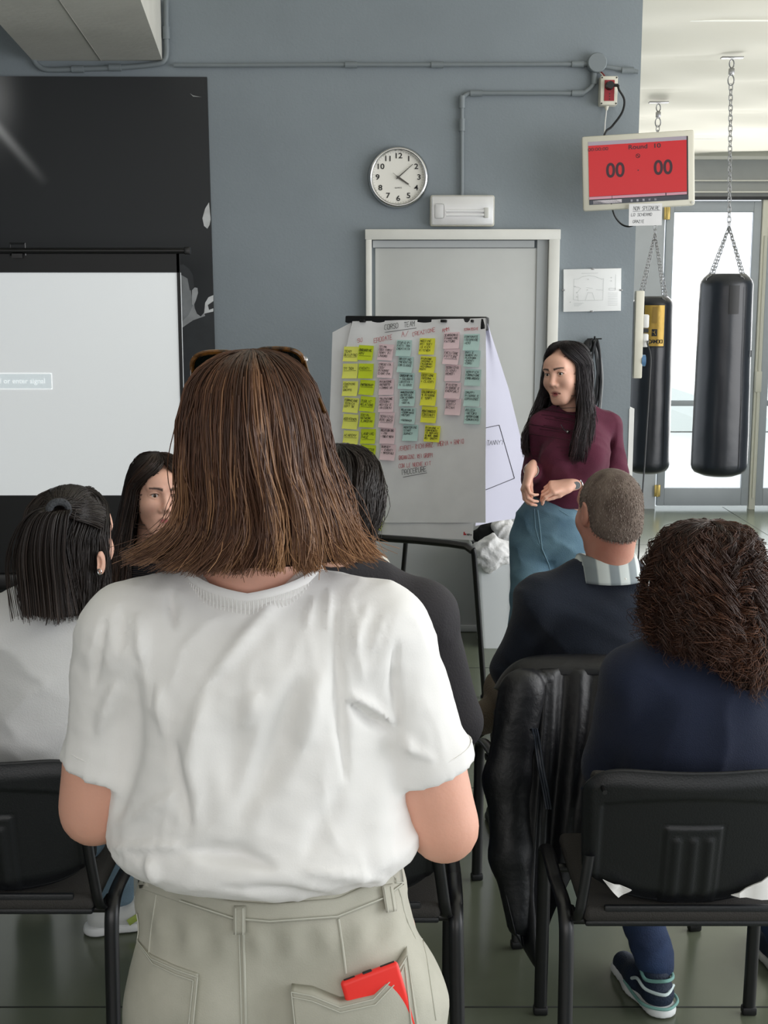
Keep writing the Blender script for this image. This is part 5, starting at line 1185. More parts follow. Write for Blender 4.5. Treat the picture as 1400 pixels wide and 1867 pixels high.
pocket_l = patch([(222, 1668), (231, 1692), (252, 1722), (275, 1744), (318, 1764), (361, 1779)], [(216, 1960), (236, 2000), (260, 2016), (288, 2020), (318, 2010), (340, 1985)], .006, M['denim'], 'back_pocket')
pocket_r = patch([(530, 1808), (568, 1813), (620, 1834), (681, 1819), (719, 1777), (742, 1740)], [(548, 1985), (580, 2004), (630, 2020), (690, 2018), (740, 1998), (778, 1965)], .019, M['denim'], 'back_pocket')
for pts in ([(226, 1672), (235, 1696), (275, 1748), (320, 1768), (360, 1782), (352, 1867), (341, 1983)], [(232, 1684), (241, 1706), (278, 1757), (320, 1777), (352, 1788), (344, 1867), (333, 1978)], [(531, 1809), (568, 1816), (620, 1837), (681, 1822), (719, 1781), (743, 1742), (760, 1867), (777, 1963)], [(533, 1818), (568, 1825), (620, 1846), (684, 1832), (724, 1790), (738, 1758), (750, 1867), (768, 1960)], [(531, 1809), (537, 1867), (548, 1985)]): stitch(pts, off=(.0078 if pts[0][0] < 300 else .0205), r=.0008)
for (x, y, w_, h, an) in ((436, 1680, 21, 48, 0), (710, 1640, 20, 46, -9)):
    a = rad(an); cs = lambda u_, v_: (x+u_*cos(a)-v_*sin(a), y+u_*sin(a)+v_*cos(a)); o = patch([cs(-w_/2, -h/2), cs(w_/2, -h/2)], [cs(-w_/2, h/2), cs(w_/2, h/2)], .0115, M['denim'], 'belt_loop', 5, 8)
    stitch([cs(-w_/2+4, -h/2), cs(-w_/2+4, h/2)], off=.0125, r=.0008); stitch([cs(w_/2-4, -h/2), cs(w_/2-4, h/2)], off=.0125, r=.0008)
for a in (-1, 1): shoe(F1, (ox_+a*.12-.0, -.09, 0), (ox_+a*.13, .18, 0), m=mat('shoe_plain', (200, 200, 198), .6), sole=M['white'])
# hair: brown bob that flicks out, lighter towards the tips
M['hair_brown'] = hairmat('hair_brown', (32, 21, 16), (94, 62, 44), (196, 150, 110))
LV = [(zy(640), 0, .01, .002, .002), (zy(643), 0, .01, .028, .03), (zy(650), 0, .006, .040, .055), (zy(668), 0, .0, .058, .080), (zy(700), 0, -.002, .075, .096), (zy(760), .002, -.004, .087, .108), (zy(840), .005, -.006, .093, .110), (zy(900), .012, -.006, .099, .106),
      (zy(950), .013, -.008, .109, .102), (zy(978), .008, -.012, .124, .108), (zy(996), .002, -.016, .142, .118), (zy(1012), -.003, -.018, .165, .128)]
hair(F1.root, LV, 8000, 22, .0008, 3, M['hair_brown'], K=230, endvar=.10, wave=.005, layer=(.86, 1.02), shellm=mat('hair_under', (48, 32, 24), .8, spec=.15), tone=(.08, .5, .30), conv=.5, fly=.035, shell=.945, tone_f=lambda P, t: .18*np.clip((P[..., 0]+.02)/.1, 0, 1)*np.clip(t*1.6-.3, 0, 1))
# sunglasses resting on the head
sgp = at(462, 652, 1.665); sg_ = empty('sunglasses', sgp, 0, 'tortoiseshell sunglasses pushed up on top of the standing woman\'s head', 'sunglasses')
M['tort'] = mat('tortoiseshell', (26, 18, 12), .15, colc=(120, 78, 30), vscale=110); M['lens'] = mat('dark_lens', (10, 20, 18), .06, spec=.8)
for x0, x1, y0, y1, yaw in ((350, 442, 638, 694, 14), (460, 556, 632, 688, -14)):
    cx, cy = (x0+x1)/2, (y0+y1)/2; c0 = at(cx, cy, 1.672)-sgp; hw_ = (x1-x0)/2/1425; hh_ = (y1-y0)/2/1425
    Rr = Rz(yaw*1.0) @ Rx(28); out = []
    for t in range(28):
        a = 2*pi*t/28; ca, sa = cos(a), sin(a); out.append(V((hw_*np.sign(ca)*abs(ca)**.7, 0, hh_*np.sign(sa)*abs(sa)**.75)))
    MB().tube([c0+Rr @ p for p in out], .0034, 8, closed=True).out('lens_frame', M['tort'], sg_)
    c = MB(); vv = [c.bm.verts.new(c0+Rr @ (p*.98+V((0, .001, 0)))) for p in out]; v2 = [c.bm.verts.new(c0+Rr @ (p*.98-V((0, .001, 0)))) for p in out]; c.bm.faces.new(vv); c.bm.faces.new(v2[::-1]); c.out('lens', M['lens'], sg_)
c = MB(); c.tube(bez([at(440, 655, 1.675)-sgp, at(452, 648, 1.68)-sgp, at(464, 652, 1.675)-sgp], 5), .003, 8); c.out('bridge', M['tort'], sg_)
for pts in ([(352, 664, 1.67), (350, 680, 1.65), (351, 700, 1.635)], [(555, 656, 1.67), (563, 684, 1.63), (577, 716, 1.585), (592, 752, 1.57)]):
    P = [at(*p)-sgp for p in pts]; MB().tube(bez(P, 5), .0034, 8, flat=((0, 0, 1), .6)).out('temple', M['tort'], sg_); MB().sph(P[0], .0045, 6).out('hinge', M['steel'], sg_)
# phone in the back pocket
pc = onpants(687, 1822, .001)+RW; ph = empty('phone', pc, 0, 'bright red phone case sticking out of the standing woman\'s back pocket', 'phone')
ph.rotation_euler = (rad(-4), rad(-15), rad(13)); hp_ = .055
MB().box((0, -.004, -.012), (.074, .011, .105), bevel=.005, seg=4).out('phone_case', mat('red_silicone', (245, 50, 42), .45), ph)
c = MB(); c.box((-.002, -.004, .0405), (.012, .0055, .002), bevel=.001); c.out('charging_port', M['black'], ph)
c = MB(); c.box((-.025, -.004, .0405), (.014, .0025, .0015)); c.out('speaker_slot', M['black'], ph, smooth=False)
c = MB(); c.box((.024, -.004, .0405), (.018, .0025, .0015)); c.out('speaker_slot', M['black'], ph, smooth=False)
MB().box((.0, -.0098, -.022), (.016, .0008, .012)).out('sticker', M['white'], ph, smooth=False)
# ================================================================== the presenter
F2 = Fig((.665, 5.1, 0), rad(165), 'dark-haired woman in a burgundy sweater and jeans talking beside the flip chart', .007)
P = F2.p; J = F2.J; R2 = Rz(-24) @ Rx(-7) @ Ry(6)
J.update(head=P(1031, 682, 5.09), neck=P(1042, 748, 5.13), shL=P(990, 778, 5.10), shR=P(1106, 776, 5.15), chest=P(1047, 822, 5.10), waist=P(1030, 886, 5.1), pelvis=P(1002, 978, 5.1),
         elL=P(972, 874, 5.17), wrL=P(968, 856, 4.985), elR=P(1124, 868, 5.19), wrR=P(1040, 884, 4.985), hipL=P(970, 1000, 5.1), hipR=P(1034, 1000, 5.12), kneeL=P(965, 1135, 5.05), kneeR=P(1052, 1135, 5.14),
         ankL=(.10, -.0, .09), ankR=(-.10, .0, .09))
J['ankL'] = tuple(F2.I @ V((P and .585, 5.07, .09))); J['ankR'] = tuple(F2.I @ V((.80, 5.16, .09)))
F2.w.update(hip=.135, waist=.115, chest=.128, sh=.042, ua=.045, el=.037, wr=.024, th=.08, kn=.055, fl=.74, neck=.045)
b = F2.grid(.009, m=.14); F2.torso(b); 
for q in 'LR': F2.leg(b, q); b.cap(J['ank'+q], tuple(V(J['ank'+q])+V((0, .1, -.05))), .034, .03, .02)
b.clip((0, 0, J['neck'][2]+.0), (0, 0, 1))
hb = S(V(J['head'])-V((.13, .15, .29)), V(J['head'])+V((.13, .17, .14)), .0024)
head_sdf(hb, J['head'], R2, .95, ears=False, open_=.006)
hc = V(J['head']); hb.cap(tuple(V(J['neck'])+V((0, 0, -.06))), tuple(hc+R2 @ V((0, -.02, -.06))), .047, .046, .02)
aL = S(V(J['wrL'])-V((.22, .30, .2)), V(J['wrL'])+V((.2, .24, .2)), .0028); W3 = lambda d: F2.I.to_3x3() @ V(d)
F2.arm(aL, 'L', hand=False); hand_sdf(aL, J['wrL'], W3((-.28, -.30, -.80)), W3((.90, .1, -.2)), -1, .5, .93, curls=(.50, .58, .62, .68), thumb=(.85, .22, .5))
F2.arm(aL, 'R', hand=False); hand_sdf(aL, J['wrR'], W3((-.93, -.25, -.10)), W3((-.10, .55, -.8)), 1, .55, .93, curls=(.55, .72, .8, .86), thumb=(.9, .25, .35))
F2.add('body', [b.mesh(), hb.mesh(), aL.mesh()], M['skin_b'], attr=lambda v_: headpaint(v_, J['head'], np.array(R2), .95, lips=(176, 98, 98), brow=(44, 32, 30), open_=.006))
eyes(F2, J['head'], R2, .95, look=(-.12, -.05))
o_ = R2 @ V((0, .083, -.0655))*.95; MB().sph(V(J['head'])+o_, .012, 8, (1.2, .5, .45)).out('mouth_shadow', mat('mouth_dark', (60, 22, 24), .6), F2.root)
s = F2.grid(.007, m=.16); F2.torso(s, .012, pel=True)
mid = V(J['chest']); fw = W3((-.26, -.96, 0)); sd_ = W3((-.96, .26, 0))
for a in (-1, 1): s.ell(tuple(mid+V((0, 0, -.012))+W3((a*.062-.02, -.085, 0))), (.062, .055, .062), .05)
for q in 'LR':
    a = s.blank(); F2.arm(a, q, .011, hand=False, fore=True)
    e, w_ = V(J['el'+q]), V(J['wr'+q]); cut = .22 if q == 'R' else .86; pt = e+(w_-e)*cut; a.clip(tuple(pt), tuple(w_-e)); s.union(a, .02)
zh = (F2.I @ at(1000, 930, 5.0)).z; s.clip((0, 0, zh), (0, 0, -1), .01); nk_ = s.blank(); nc = V(J['neck'])+V((0, 0, .03)); nk_.ell(tuple(nc), (.075, .085, .045), .01); s.F = np.maximum(s.F, -nk_.F)
M['knit'] = mat('burgundy_knit', (84, 26, 50), .9, bump=.15, bscale=260, sheen=.05, vary=.06, vscale=30)
F2.add('sweater', [s.mesh()], M['knit'], disp=folds(20, .006, 4, (1, 1, .9)))
s = F2.grid(.008, m=.16); s.ell(J['pelvis'], (.158, .118, .12), .04); s.ell(tuple(V(J['pelvis'])+V((0, 0, .08))), (.132, .102, .09), .04)
for q in 'LR': s.cap(J['hip'+q], J['knee'+q], .088, .078, .03); s.cap(J['knee'+q], J['ank'+q], .078, .085, .03)
s.clip((0, 0, zh+.06), (0, 0, 1), .006); s.clip((0, 0, .07), (0, 0, -1), .006)
M['blue_denim'] = mat('blue_denim', (74, 104, 124), .85, bump=.3, bscale=300, colc=(104, 136, 152), vscale=7)
jn, jv, jq = F2.add('jeans', [s.mesh()], M['blue_denim'], disp=folds(15, .007, 8, (1, 1, 1.5)))
jb = BVHTree.FromPolygons([F2.M @ V(p) for p in jv], [tuple(int(i) for i in x) for x in jq])
def seam2(pts, r, m, name):
    Q = []
    for a, b_ in zip(pts[:-1], pts[1:]):
        for t in range(9):
            r_ = ray(a[0]+(b_[0]-a[0])*t/8, a[1]+(b_[1]-a[1])*t/8).normalized(); h = jb.ray_cast(CAM, r_)[0]
            if h is not None: Q.append(F2.I @ (h-r_*.001))
    if len(Q) > 2: MB().tube(Q, r, 6).out(name, m, jn)
pale = mat('denim_seam', (110, 140, 156), .9)
seam2([(980, 930), (984, 960), (988, 1000), (1000, 1028)], .0025, pale, 'fly_seam'); seam2([(974, 928), (976, 962), (984, 992)], .0018, pale, 'fly_seam'); seam2([(1020, 930), (1036, 940), (1052, 940)], .0018, pale, 'pocket_seam'); seam2([(1000, 1028), (1008, 1060)], .002, pale, 'inner_seam')
for q in (-1, 1): shoe(F2, tuple(V(J['ankL' if q < 0 else 'ankR'])+V((0, -.05, -.09))), tuple(V(J['ankL' if q < 0 else 'ankR'])+V((0, .2, -.09))), m=mat('shoe_white', (214, 214, 214), .5), sole=M['white'])
M['hair_black'] = hairmat('hair_black', (15, 13, 17), (36, 26, 30), (92, 52, 52), .38)
h = V(J['head']); MH = Matrix.Translation(h) @ Rz(-24).to_4x4()
LV = [(.128, 0, -.01, .002, .002), (.126, 0, -.01, .03, .04), (.116, 0, -.01, .055, .07), (.09, 0, -.012, .075, .095), (.05, 0, -.014, .085, .108), (0, 0, -.018, .090, .108), (-.06, .0, -.012, .096, .104), (-.12, 0, -.0, .108, .105), (-.18, .0, .02, .128, .12), (-.24, .0, .05, .135, .13), (-.30, .0, .06, .13, .135), (-.345, .0, .06, .12, .13)]
hair(F2.root, LV, 2600, 24, .0014, 8, M['hair_black'], Mx=MH, face=(pi/2, .118, .045, 1.02), K=60, endvar=.12, wave=.006, tone=(.12, .4, .3), shell=.92, layer=(.88, 1.02), curl=.004, cf=2.5, endf=lambda th: 1-.26*np.clip(-np.sin(th), 0, 1))
# jewellery
ch = mat('silver', (210, 212, 214), .2, metal=1.0)
w_, e = V(J['wrR']), V(J['elR']); ax = (e-w_).normalized()
for k, (t, r, th) in enumerate(((.035, .030, .004), (.052, .031, .0045), (.075, .032, .0035), (.086, .032, .004), (.098, .033, .003))):
    c0 = w_+ax*t; q = ax.to_track_quat('Z', 'Y')
    MB().tube([c0+q @ V((r*cos(a), r*sin(a), .004*sin(a*2+k))) for a in np.linspace(0, 2*pi, 25)[:-1]], th, 6, closed=True).out('bracelet', ch if k != 2 else mat('bracelet_grey', (110, 118, 122), .4), F2.root)
MB().cyl(w_+ax*.03+W3((-.0, -.034, .0)), w_+ax*.03+W3((-.0, -.040, .0)), .015, n=20).out('watch', ch, F2.root)
w_, e = V(J['wrL']), V(J['elL']); ax = (e-w_).normalized(); q = ax.to_track_quat('Z', 'Y'); MB().tube([w_+ax*.02+q @ V((.029*cos(a), .029*sin(a), 0)) for a in np.linspace(0, 2*pi, 25)[:-1]], .0022, 6, closed=True).out('bracelet', ch, F2.root)
c0 = V(J['neck'])+W3((-.03, -.115, -.075)); MB().sph(c0, .007, 7).out('pendant', ch, F2.root)
MB().tube(bez([V(J['neck'])+W3((.055, -.06, .01)), c0+V((0, 0, .0)), V(J['neck'])+W3((-.075, -.05, .01))], 8), .0012, 5).out('necklace', ch, F2.root)
e_ = h+R2 @ V((.082, -.0, -.04)); MB().sph(e_, .006, 6).out('earring', ch, F2.root)
# ================================================================== grey-haired man
F3 = Fig((.60, 3.56, 0), rad(11), 'man with cropped grey hair, checked collar and navy sweater on the chair with the jacket', .008)
F3.seat(h=.985, sw=.19, lean=-.04, zs=.50); P = F3.p; J = F3.J
J['head'] = P(1110, 936, 3.50); J['neck'] = P(1104, 1046, 3.52); J['shL'] = P(985, 1100, 3.48); J['shR'] = P(1218, 1100, 3.55); J['chest'] = P(1100, 1150, 3.52); J['elL'] = P(935, 1222, 3.55); J['elR'] = P(1262, 1235, 3.62)
J['wrL'] = (-.04, .22, .69); J['wrR'] = (.1, .25, .68); J['waist'] = P(1090, 1260, 3.52)
F3.w.update(hip=.16, waist=.155, chest=.17, sh=.056, ua=.052, el=.043, wr=.028, th=.085, neck=.058, fl=.68)
J['kneeL'] = tuple(F3.I @ V((.40, 4.0, .53))); J['ankL'] = tuple(F3.I @ V((.42, 4.03, .1))); J['kneeR'] = tuple(F3.I @ V((.70, 4.02, .56))); J['ankR'] = tuple(F3.I @ at(872, 1312, 3.95))
RH3 = Rz(9) @ Rx(-6)
b = F3.grid(.009, m=.17); F3.torso(b)
for q in 'LR': F3.leg(b, q); F3.arm(b, q)
b.clip((0, 0, J['neck'][2]+.03), (0, 0, 1)); hb = S(V(J['head'])-V((.14, .16, .26)), V(J['head'])+V((.14, .17, .15)), .004); head_sdf(hb, J['head'], RH3, 1.0, fem=False)
hb.cap(tuple(V(J['neck'])+V((0, .01, -.05))), tuple(V(J['head'])+RH3 @ V((0, -.028, -.05))), .064, .062, .03)
M['skin_c'] = mat('skin_ruddy', (204, 150, 130), .55, bump=.08, bscale=120, colc=(192, 128, 110), vscale=14, paint=True, sss=.1)
F3.add('body', [b.mesh(), hb.mesh()], M['skin_c'], attr=lambda v_: headpaint(v_, J['head'], np.array(RH3), 1.0, lips=(160, 92, 84), brow=(90, 80, 74)))
c = S(V(J['head'])-V((.13, .15, .14)), V(J['head'])+V((.13, .15, .15)), .004); A_ = rotm(RH3); hc = V(J['head'])
c.ell(tuple(hc+RH3 @ V((0, -.014, .031))), (.0805, .1, .094), .02, A_); c.ell(tuple(hc+RH3 @ V((0, -.045, -.03))), (.067, .062, .07), .03, A_)
c.clip(tuple(hc+RH3 @ V((0, -.02, -.052))), tuple(RH3 @ V((0, .35, -1))), .01); c.clip(tuple(hc+RH3 @ V((0, .075, .07))), tuple(RH3 @ V((0, 1, -.35))), .01)
for q in (-1, 1): c.ell(tuple(hc+RH3 @ V((q*.078, .002, -.004))), (.02, .024, .034), .008, A_, 's')
cr = mat('cropped_hair', (132, 118, 108), .95, bump=.5, bscale=420, colc=(88, 74, 66), vscale=26, stretch=(1, 1, .35))
_, cv, cq = F3.add('cropped_hair', [c.mesh()], cr)
R_ = np.random.RandomState(2); nn_ = vnormals(cv, cq); ii = R_.randint(0, len(cv), 5200); p0 = cv[ii]; n0 = nn_[ii]; ln = R_.uniform(.002, .0055, len(ii))[:, None]; up = np.clip((p0[:, 2:3]-J['head'][2])/.1, .15, 1)
dn = n0*.30+np.array([0, -.15, -.75])+R_.normal(0, .16, n0.shape); PP = np.stack([p0, p0+dn*ln*.5*(1+up), p0+dn*ln*(1+up)], 1)
tn = np.clip(R_.uniform(.1, .8, len(ii))[:, None]+0*PP[..., 0], 0, 1)
M['hair_grey'] = hairmat('hair_grey', (84, 70, 62), (128, 114, 104), (172, 162, 152), .7); tubes('hair', PP, np.full(PP.shape[:2], .0007), tn, M['hair_grey'], F3.root)
s = F3.grid(.0085, m=.18); F3.torso(s, .016)
for q in 'LR': 
    a = s.blank(); F3.arm(a, q, .016, hand=False); a.clip(J['wr'+q], tuple(V(J['wr'+q])-V(J['el'+q]))); s.union(a, .025)
s.clip((0, 0, .53), (0, 0, -1), .02); k_ = s.blank(); k_.ell(tuple(V(J['neck'])+V((0, .0, .05))), (.085, .09, .05), .01); s.F = np.maximum(s.F, -k_.F)
M['navy'] = mat('navy_wool', (24, 32, 46), .95, bump=.25, bscale=300, sheen=.08, vary=.1, vscale=12)
F3.add('sweater', [s.mesh()], M['navy'], disp=folds(13, .009, 12, (1, 1, 1.2)))
# shirt collar with a check
n0 = V(J['neck']); nu, nv = 60, 8; vs = []
for i in range(nu):
    a = 2*pi*i/nu
    for j, (rr, zz) in enumerate(((.066, -.012), (.069, .012), (.072, .030), (.0745, .036), (.079, .033), (.088, .010), (.098, -.014), (.1, -.022))):
        vs.append((n0.x+rr*cos(a), n0.y+.0+rr*1.06*sin(a), n0.z+.012+zz-.012*max(0, sin(a))+.010*abs(cos(a))*(zz > 0)))
chk = mat('check_collar', (196, 206, 206), .8); nt = chk.node_tree; bb = nt.nodes['Principled BSDF']; tc = nt.nodes.new('ShaderNodeTexCoord'); wv = nt.nodes.new('ShaderNodeTexWave'); wv.inputs['Scale'].default_value = 5.5; nt.links.new(tc.outputs['Object'], wv.inputs['Vector'])
cr_ = nt.nodes.new('ShaderNodeValToRGB'); cr_.color_ramp.elements[0].position = .35; cr_.color_ramp.elements[0].color = rgb(132, 142, 146); cr_.color_ramp.elements[1].position = .6; cr_.color_ramp.elements[1].color = rgb(206, 214, 212); nt.links.new(wv.outputs['Fac'], cr_.inputs[0]); nt.links.new(cr_.outputs[0], bb.inputs['Base Color'])
ob = link('shirt_collar', mesh_np('shirt_collar', vs, grid_quads(nu, nv, True)), chk, F3.root); md = ob.modifiers.new('s', 'SOLIDIFY'); md.thickness = .003
MB().sph((n0.x+.018, n0.y-.1, n0.z-.002+.006), .0055, 7, (1, .5, 1)).out('collar_button', M['white'], F3.root)
s = F3.grid(.01, m=.15); s.ell(J['pelvis'], (.175, .13, .12), .04)
for q in 'LR': F3.leg(s, q, .014)
s.clip((0, 0, .09), (0, 0, -1)); M['khaki'] = mat('brown_trousers', (92, 82, 70), .9, bump=.3, bscale=200, vary=.1); F3.add('trousers', [s.mesh()], M['khaki'], disp=folds(14, .008, 3))
dk_shoe = mat('shoe_black', (20, 20, 22), .45)
a = V(J['ankR']); s = S(a-V((.2, .15, .15)), a+V((.15, .15, .15)), .006); d = W_d = (F3.I.to_3x3() @ V((-.45, -.1, -.62))).normalized()
s.cap(tuple(a), tuple(a+d*.03), .043, .04, .02); s.cap(tuple(a+d*.0), tuple(a+(F3.I.to_3x3() @ V((-.16, .16, -.1)))), .042, .034, .03); F3.add('shoe', [s.mesh()], dk_shoe)
shoe(F3, tuple(V(J['ankL'])+V((0, -.05, -.1))), tuple(V(J['ankL'])+V((0, .2, -.1))), m=dk_shoe, sole=M['black'])
# ================================================================== curly-haired woman
F4 = Fig((.735, 2.80, 0), 0, 'woman with long curly dark brown hair in a navy sweater, seated nearest the glass doors', .008)
F4.seat(h=.98, sw=.185, lean=-.06); P = F4.p; J = F4.J; J['head'] = P(1290, 1065, 2.80); J['neck'] = P(1285, 1170, 2.80); J['shL'] = P(1155, 1240, 2.78); J['shR'] = P(1432, 1245, 2.80); J['chest'] = P(1285, 1310, 2.80); J['elL'] = P(1108, 1400, 2.86); J['elR'] = P(1480, 1400, 2.86); J['wrL'] = (-.12, .28, .68); J['wrR'] = (.12, .28, .66)
F4.w.update(chest=.172, waist=.17, hip=.17, sh=.05, ua=.052, el=.042, fl=.66)
J['kneeL'] = (-.16, .40, .50); J['ankL'] = tuple(F4.I @ V((.69, 3.045, .11))); J['kneeR'] = (.2, .40, .5); J['ankR'] = (.33, .38, .1)
b = F4.grid(.009, m=.17); F4.torso(b)
for q in 'LR': F4.leg(b, q); F4.arm(b, q)
head_sdf(b, J['head'], Rz(8), .97, ears=False); b.cap(J['neck'], J['head'], .05, .05, .03); F4.add('body', [b.mesh()], M['skin_b'], attr=lambda v_: np.zeros((len(v_), 4)))
s = F4.grid(.0085, m=.18); F4.torso(s, .02)
for q in 'LR':
    a = s.blank(); F4.arm(a, q, .018, hand=False); a.clip(J['wr'+q], tuple(V(J['wr'+q])-V(J['el'+q]))); s.union(a, .03)
s.clip((0, 0, .55), (0, 0, -1), .02)
M['navy2'] = mat('navy_knit', (20, 30, 54), .92, bump=.3, bscale=420, sheen=.1, vary=.08, vscale=10)
F4.add('sweater', [s.mesh()], M['navy2'], disp=folds(12, .009, 17, (1, 1, .8)))
s = F4.grid(.01, m=.15); s.ell(J['pelvis'], (.19, .14, .12), .04)
for q in 'LR': F4.leg(s, q, .010 if q == 'L' else .014)
s.clip((0, 0, .085), (0, 0, -1)); F4.add('jeans', [s.mesh()], mat('dark_denim', (24, 38, 66), .85, bump=.3, bscale=260, colc=(34, 54, 88), vscale=9), disp=folds(22, .008, 3, (1, 1, 1.6)))
for (a_, b_, c_) in (((1100, 1606), (1151, 1622), (1128, 1638)), ((1334, 1634), (1402, 1600), (1402, 1642))):
    Y_ = 2.592; A3 = [F4.I @ at(*q, Y_) for q in (a_, b_, c_)]
    m_ = MB(); cen = (A3[0]+A3[1]+A3[2])/3
    f0 = [m_.bm.verts.new(p) for p in A3]; f1 = [m_.bm.verts.new(p+V((0, .004, 0))) for p in A3]; m_.bm.faces.new(f0); m_.bm.faces.new(f1[::-1])
    for i in range(3): m_.bm.faces.new((f0[i], f1[i], f1[(i+1) % 3], f0[(i+1) % 3]))
    bmesh.ops.subdivide_edges(m_.bm, edges=m_.bm.edges, cuts=4, use_grid_fill=True)
    for v in m_.bm.verts: v.co.y += .004*sin(v.co.x*160)
    m_.out('shirt_tail', M['tee'], F4.root)
o, SP = shoe(F4, tuple(F4.I @ V((.705, 2.965, 0))), tuple(F4.I @ V((.640, 3.20, 0))), m=mat('runner_navy', (18, 34, 56), .7, bump=.3, bscale=200), sole=mat('runner_sole', (226, 230, 230), .6), name='running_shoe')
teal = mat('runner_teal', (120, 168, 160), .6); M['tealw'] = mat('runner_white', (210, 226, 226), .5)
MB().tube(bez([SP(.3, -.034, .10), SP(.16, -.037, .088), SP(.03, -.0, .098), SP(.16, .037, .088), SP(.3, .034, .10)], 6), .0045, 8).out('collar_trim', teal, o)
MB().tube(bez([SP(.55, -.044, .03), SP(.3, -.049, .028), SP(.1, -.044, .028), SP(-.012, 0, .028), SP(.1, .044, .028), SP(.3, .049, .028), SP(.55, .044, .03)], 6), .004, 8).out('midsole_trim', teal, o)
MB().tube(bez([SP(.42, -.041, .055), SP(.3, -.042, .072), SP(.15, -.038, .064), SP(.01, -.004, .064), SP(.15, .038, .064)], 6), .0042, 8).out('stripe', M['tealw'], o)
shoe(F4, tuple(V(J['ankR'])+V((0, -.05, -.1))), tuple(V(J['ankR'])+V((0, .2, -.1))), m=mat('runner_navy2', (18, 34, 56), .7), sole=M['white'], name='running_shoe')
M['hair_curly'] = hairmat('hair_curly', (26, 17, 15), (78, 50, 38), (160, 108, 80), .42)
h = V(J['head']); zt_ = (F4.I @ at(1290, 952, 2.8)).z-h.z
LV = [(zt_, 0, 0, .002, .002), (zt_-.004, 0, 0, .05, .05), (zt_-.018, 0, 0, .085, .08), (zt_-.05, 0, -.0, .107, .105), (zt_-.10, 0, 0, .122, .12), (zt_-.16, .004, -.0, .137, .13), (zt_-.22, .01, -.005, .147, .135), (zt_-.28, .02, -.012, .148, .13), (zt_-.33, .03, -.02, .14, .115), (zt_-.37, .035, -.025, .13, .10), (zt_-.40, .04, -.03, .12, .10)]
hair(F4.root, LV, 5600, 40, .0010, 12, M['hair_curly'], Mx=Matrix.Translation(h), K=300, endvar=.30, wave=.010, tone=(.05, .5, .34), conv=.8, shell=.84, layer=(.80, 1.03), curl=.0125, cf=10, fly=.2, endf=lambda th: .80+.2*np.clip(np.cos(th)*1.2+.5, 0, 1))
sv = F4.I @ at(1187, 1068, 2.78); MB().tube([sv+V((.016*cos(a)*.5, .01*cos(a), .018*sin(a))) for a in np.linspace(0, 2*pi, 21)[:-1]], .0018, 6, closed=True).out('earring', ch, F4.root)
# ================================================================== dark-haired man behind the standing woman
F5 = Fig((-.10, 2.86, 0), 0, 'dark-haired man in a charcoal jacket, half hidden behind the standing woman', .009)
F5.seat(h=1.05, sw=.20, lean=-.03); P = F5.p; J = F5.J; J['head'] = P(619, 912, 2.92); J['neck'] = P(614, 1050, 2.9); J['shR'] = P(770, 1122, 2.88); J['shL'] = P(470, 1122, 2.88); J['chest'] = P(615, 1200, 2.9); J['elR'] = (.265, .03, .80); J['elL'] = (-.265, .03, .80)
F5.w.update(chest=.18, waist=.165, hip=.16, sh=.055, ua=.056, el=.048, neck=.055)
b = F5.grid(.009, m=.17); F5.torso(b)
for q in 'LR': F5.leg(b, q); F5.arm(b, q)
head_sdf(b, J['head'], Rz(-6), 1.0, fem=False); b.cap(J['neck'], J['head'], .055, .055, .03); F5.add('body', [b.mesh()], M['skin_b'], attr=lambda v_: np.zeros((len(v_), 4)))
s = F5.grid(.0085, m=.18); F5.torso(s, .02)
for q in 'LR':
    a = s.blank(); F5.arm(a, q, .018, hand=False); a.clip(J['wr'+q], tuple(V(J['wr'+q])-V(J['el'+q]))); s.union(a, .03)
s.clip((0, 0, .5), (0, 0, -1), .02); k_ = s.blank(); k_.ell(tuple(V(J['neck'])+V((0, .01, .06))), (.075, .08, .05), .01); s.F = np.maximum(s.F, -k_.F)
F5.add('jacket', [s.mesh()], mat('charcoal_cloth', (50, 48, 52), .85, bump=.2, bscale=200, vary=.05), disp=folds(11, .006, 7, (1, 1, .8)))
s = F5.grid(.01, m=.15); s.ell(J['pelvis'], (.17, .13, .12), .04)
for q in 'LR': F5.leg(s, q, .014)
s.clip((0, 0, .09), (0, 0, -1)); F5.add('jeans', [s.mesh()], mat('navy_denim', (40, 54, 80), .85, bump=.3, bscale=200), disp=folds(16, .007, 3))
for q in 'LR': shoe(F5, tuple(V(J['ank'+q])+V((0, -.05, -.09))), tuple(V(J['ank'+q])+V((0, .2, -.09))), m=dk_shoe, sole=M['black'])
M['hair_dark'] = hairmat('hair_dark', (18, 15, 14), (46, 38, 35), (104, 88, 80), .38)
LV = [(.125, 0, 0, .002, .002), (.123, 0, 0, .04, .04), (.112, 0, 0, .064, .07), (.085, 0, -.005, .083, .095), (.04, 0, -.012, .09, .108), (-.01, 0, -.018, .088, .105), (-.05, 0, -.03, .078, .09), (-.09, 0, -.04, .062, .068), (-.115, 0, -.045, .05, .055)]
hair(F5.root, LV, 3200, 12, .0011, 31, M['hair_dark'], Mx=Matrix.Translation(V(J['head'])) @ Rz(10).to_4x4(), face=(pi/2, .09, .03, 1.2), K=90, endvar=.25, wave=.006, starts=.72, tone=(.08, .45, .3), conv=.6, shell=.93, layer=(.9, 1.07), fly=.05, curl=.003, cf=2)
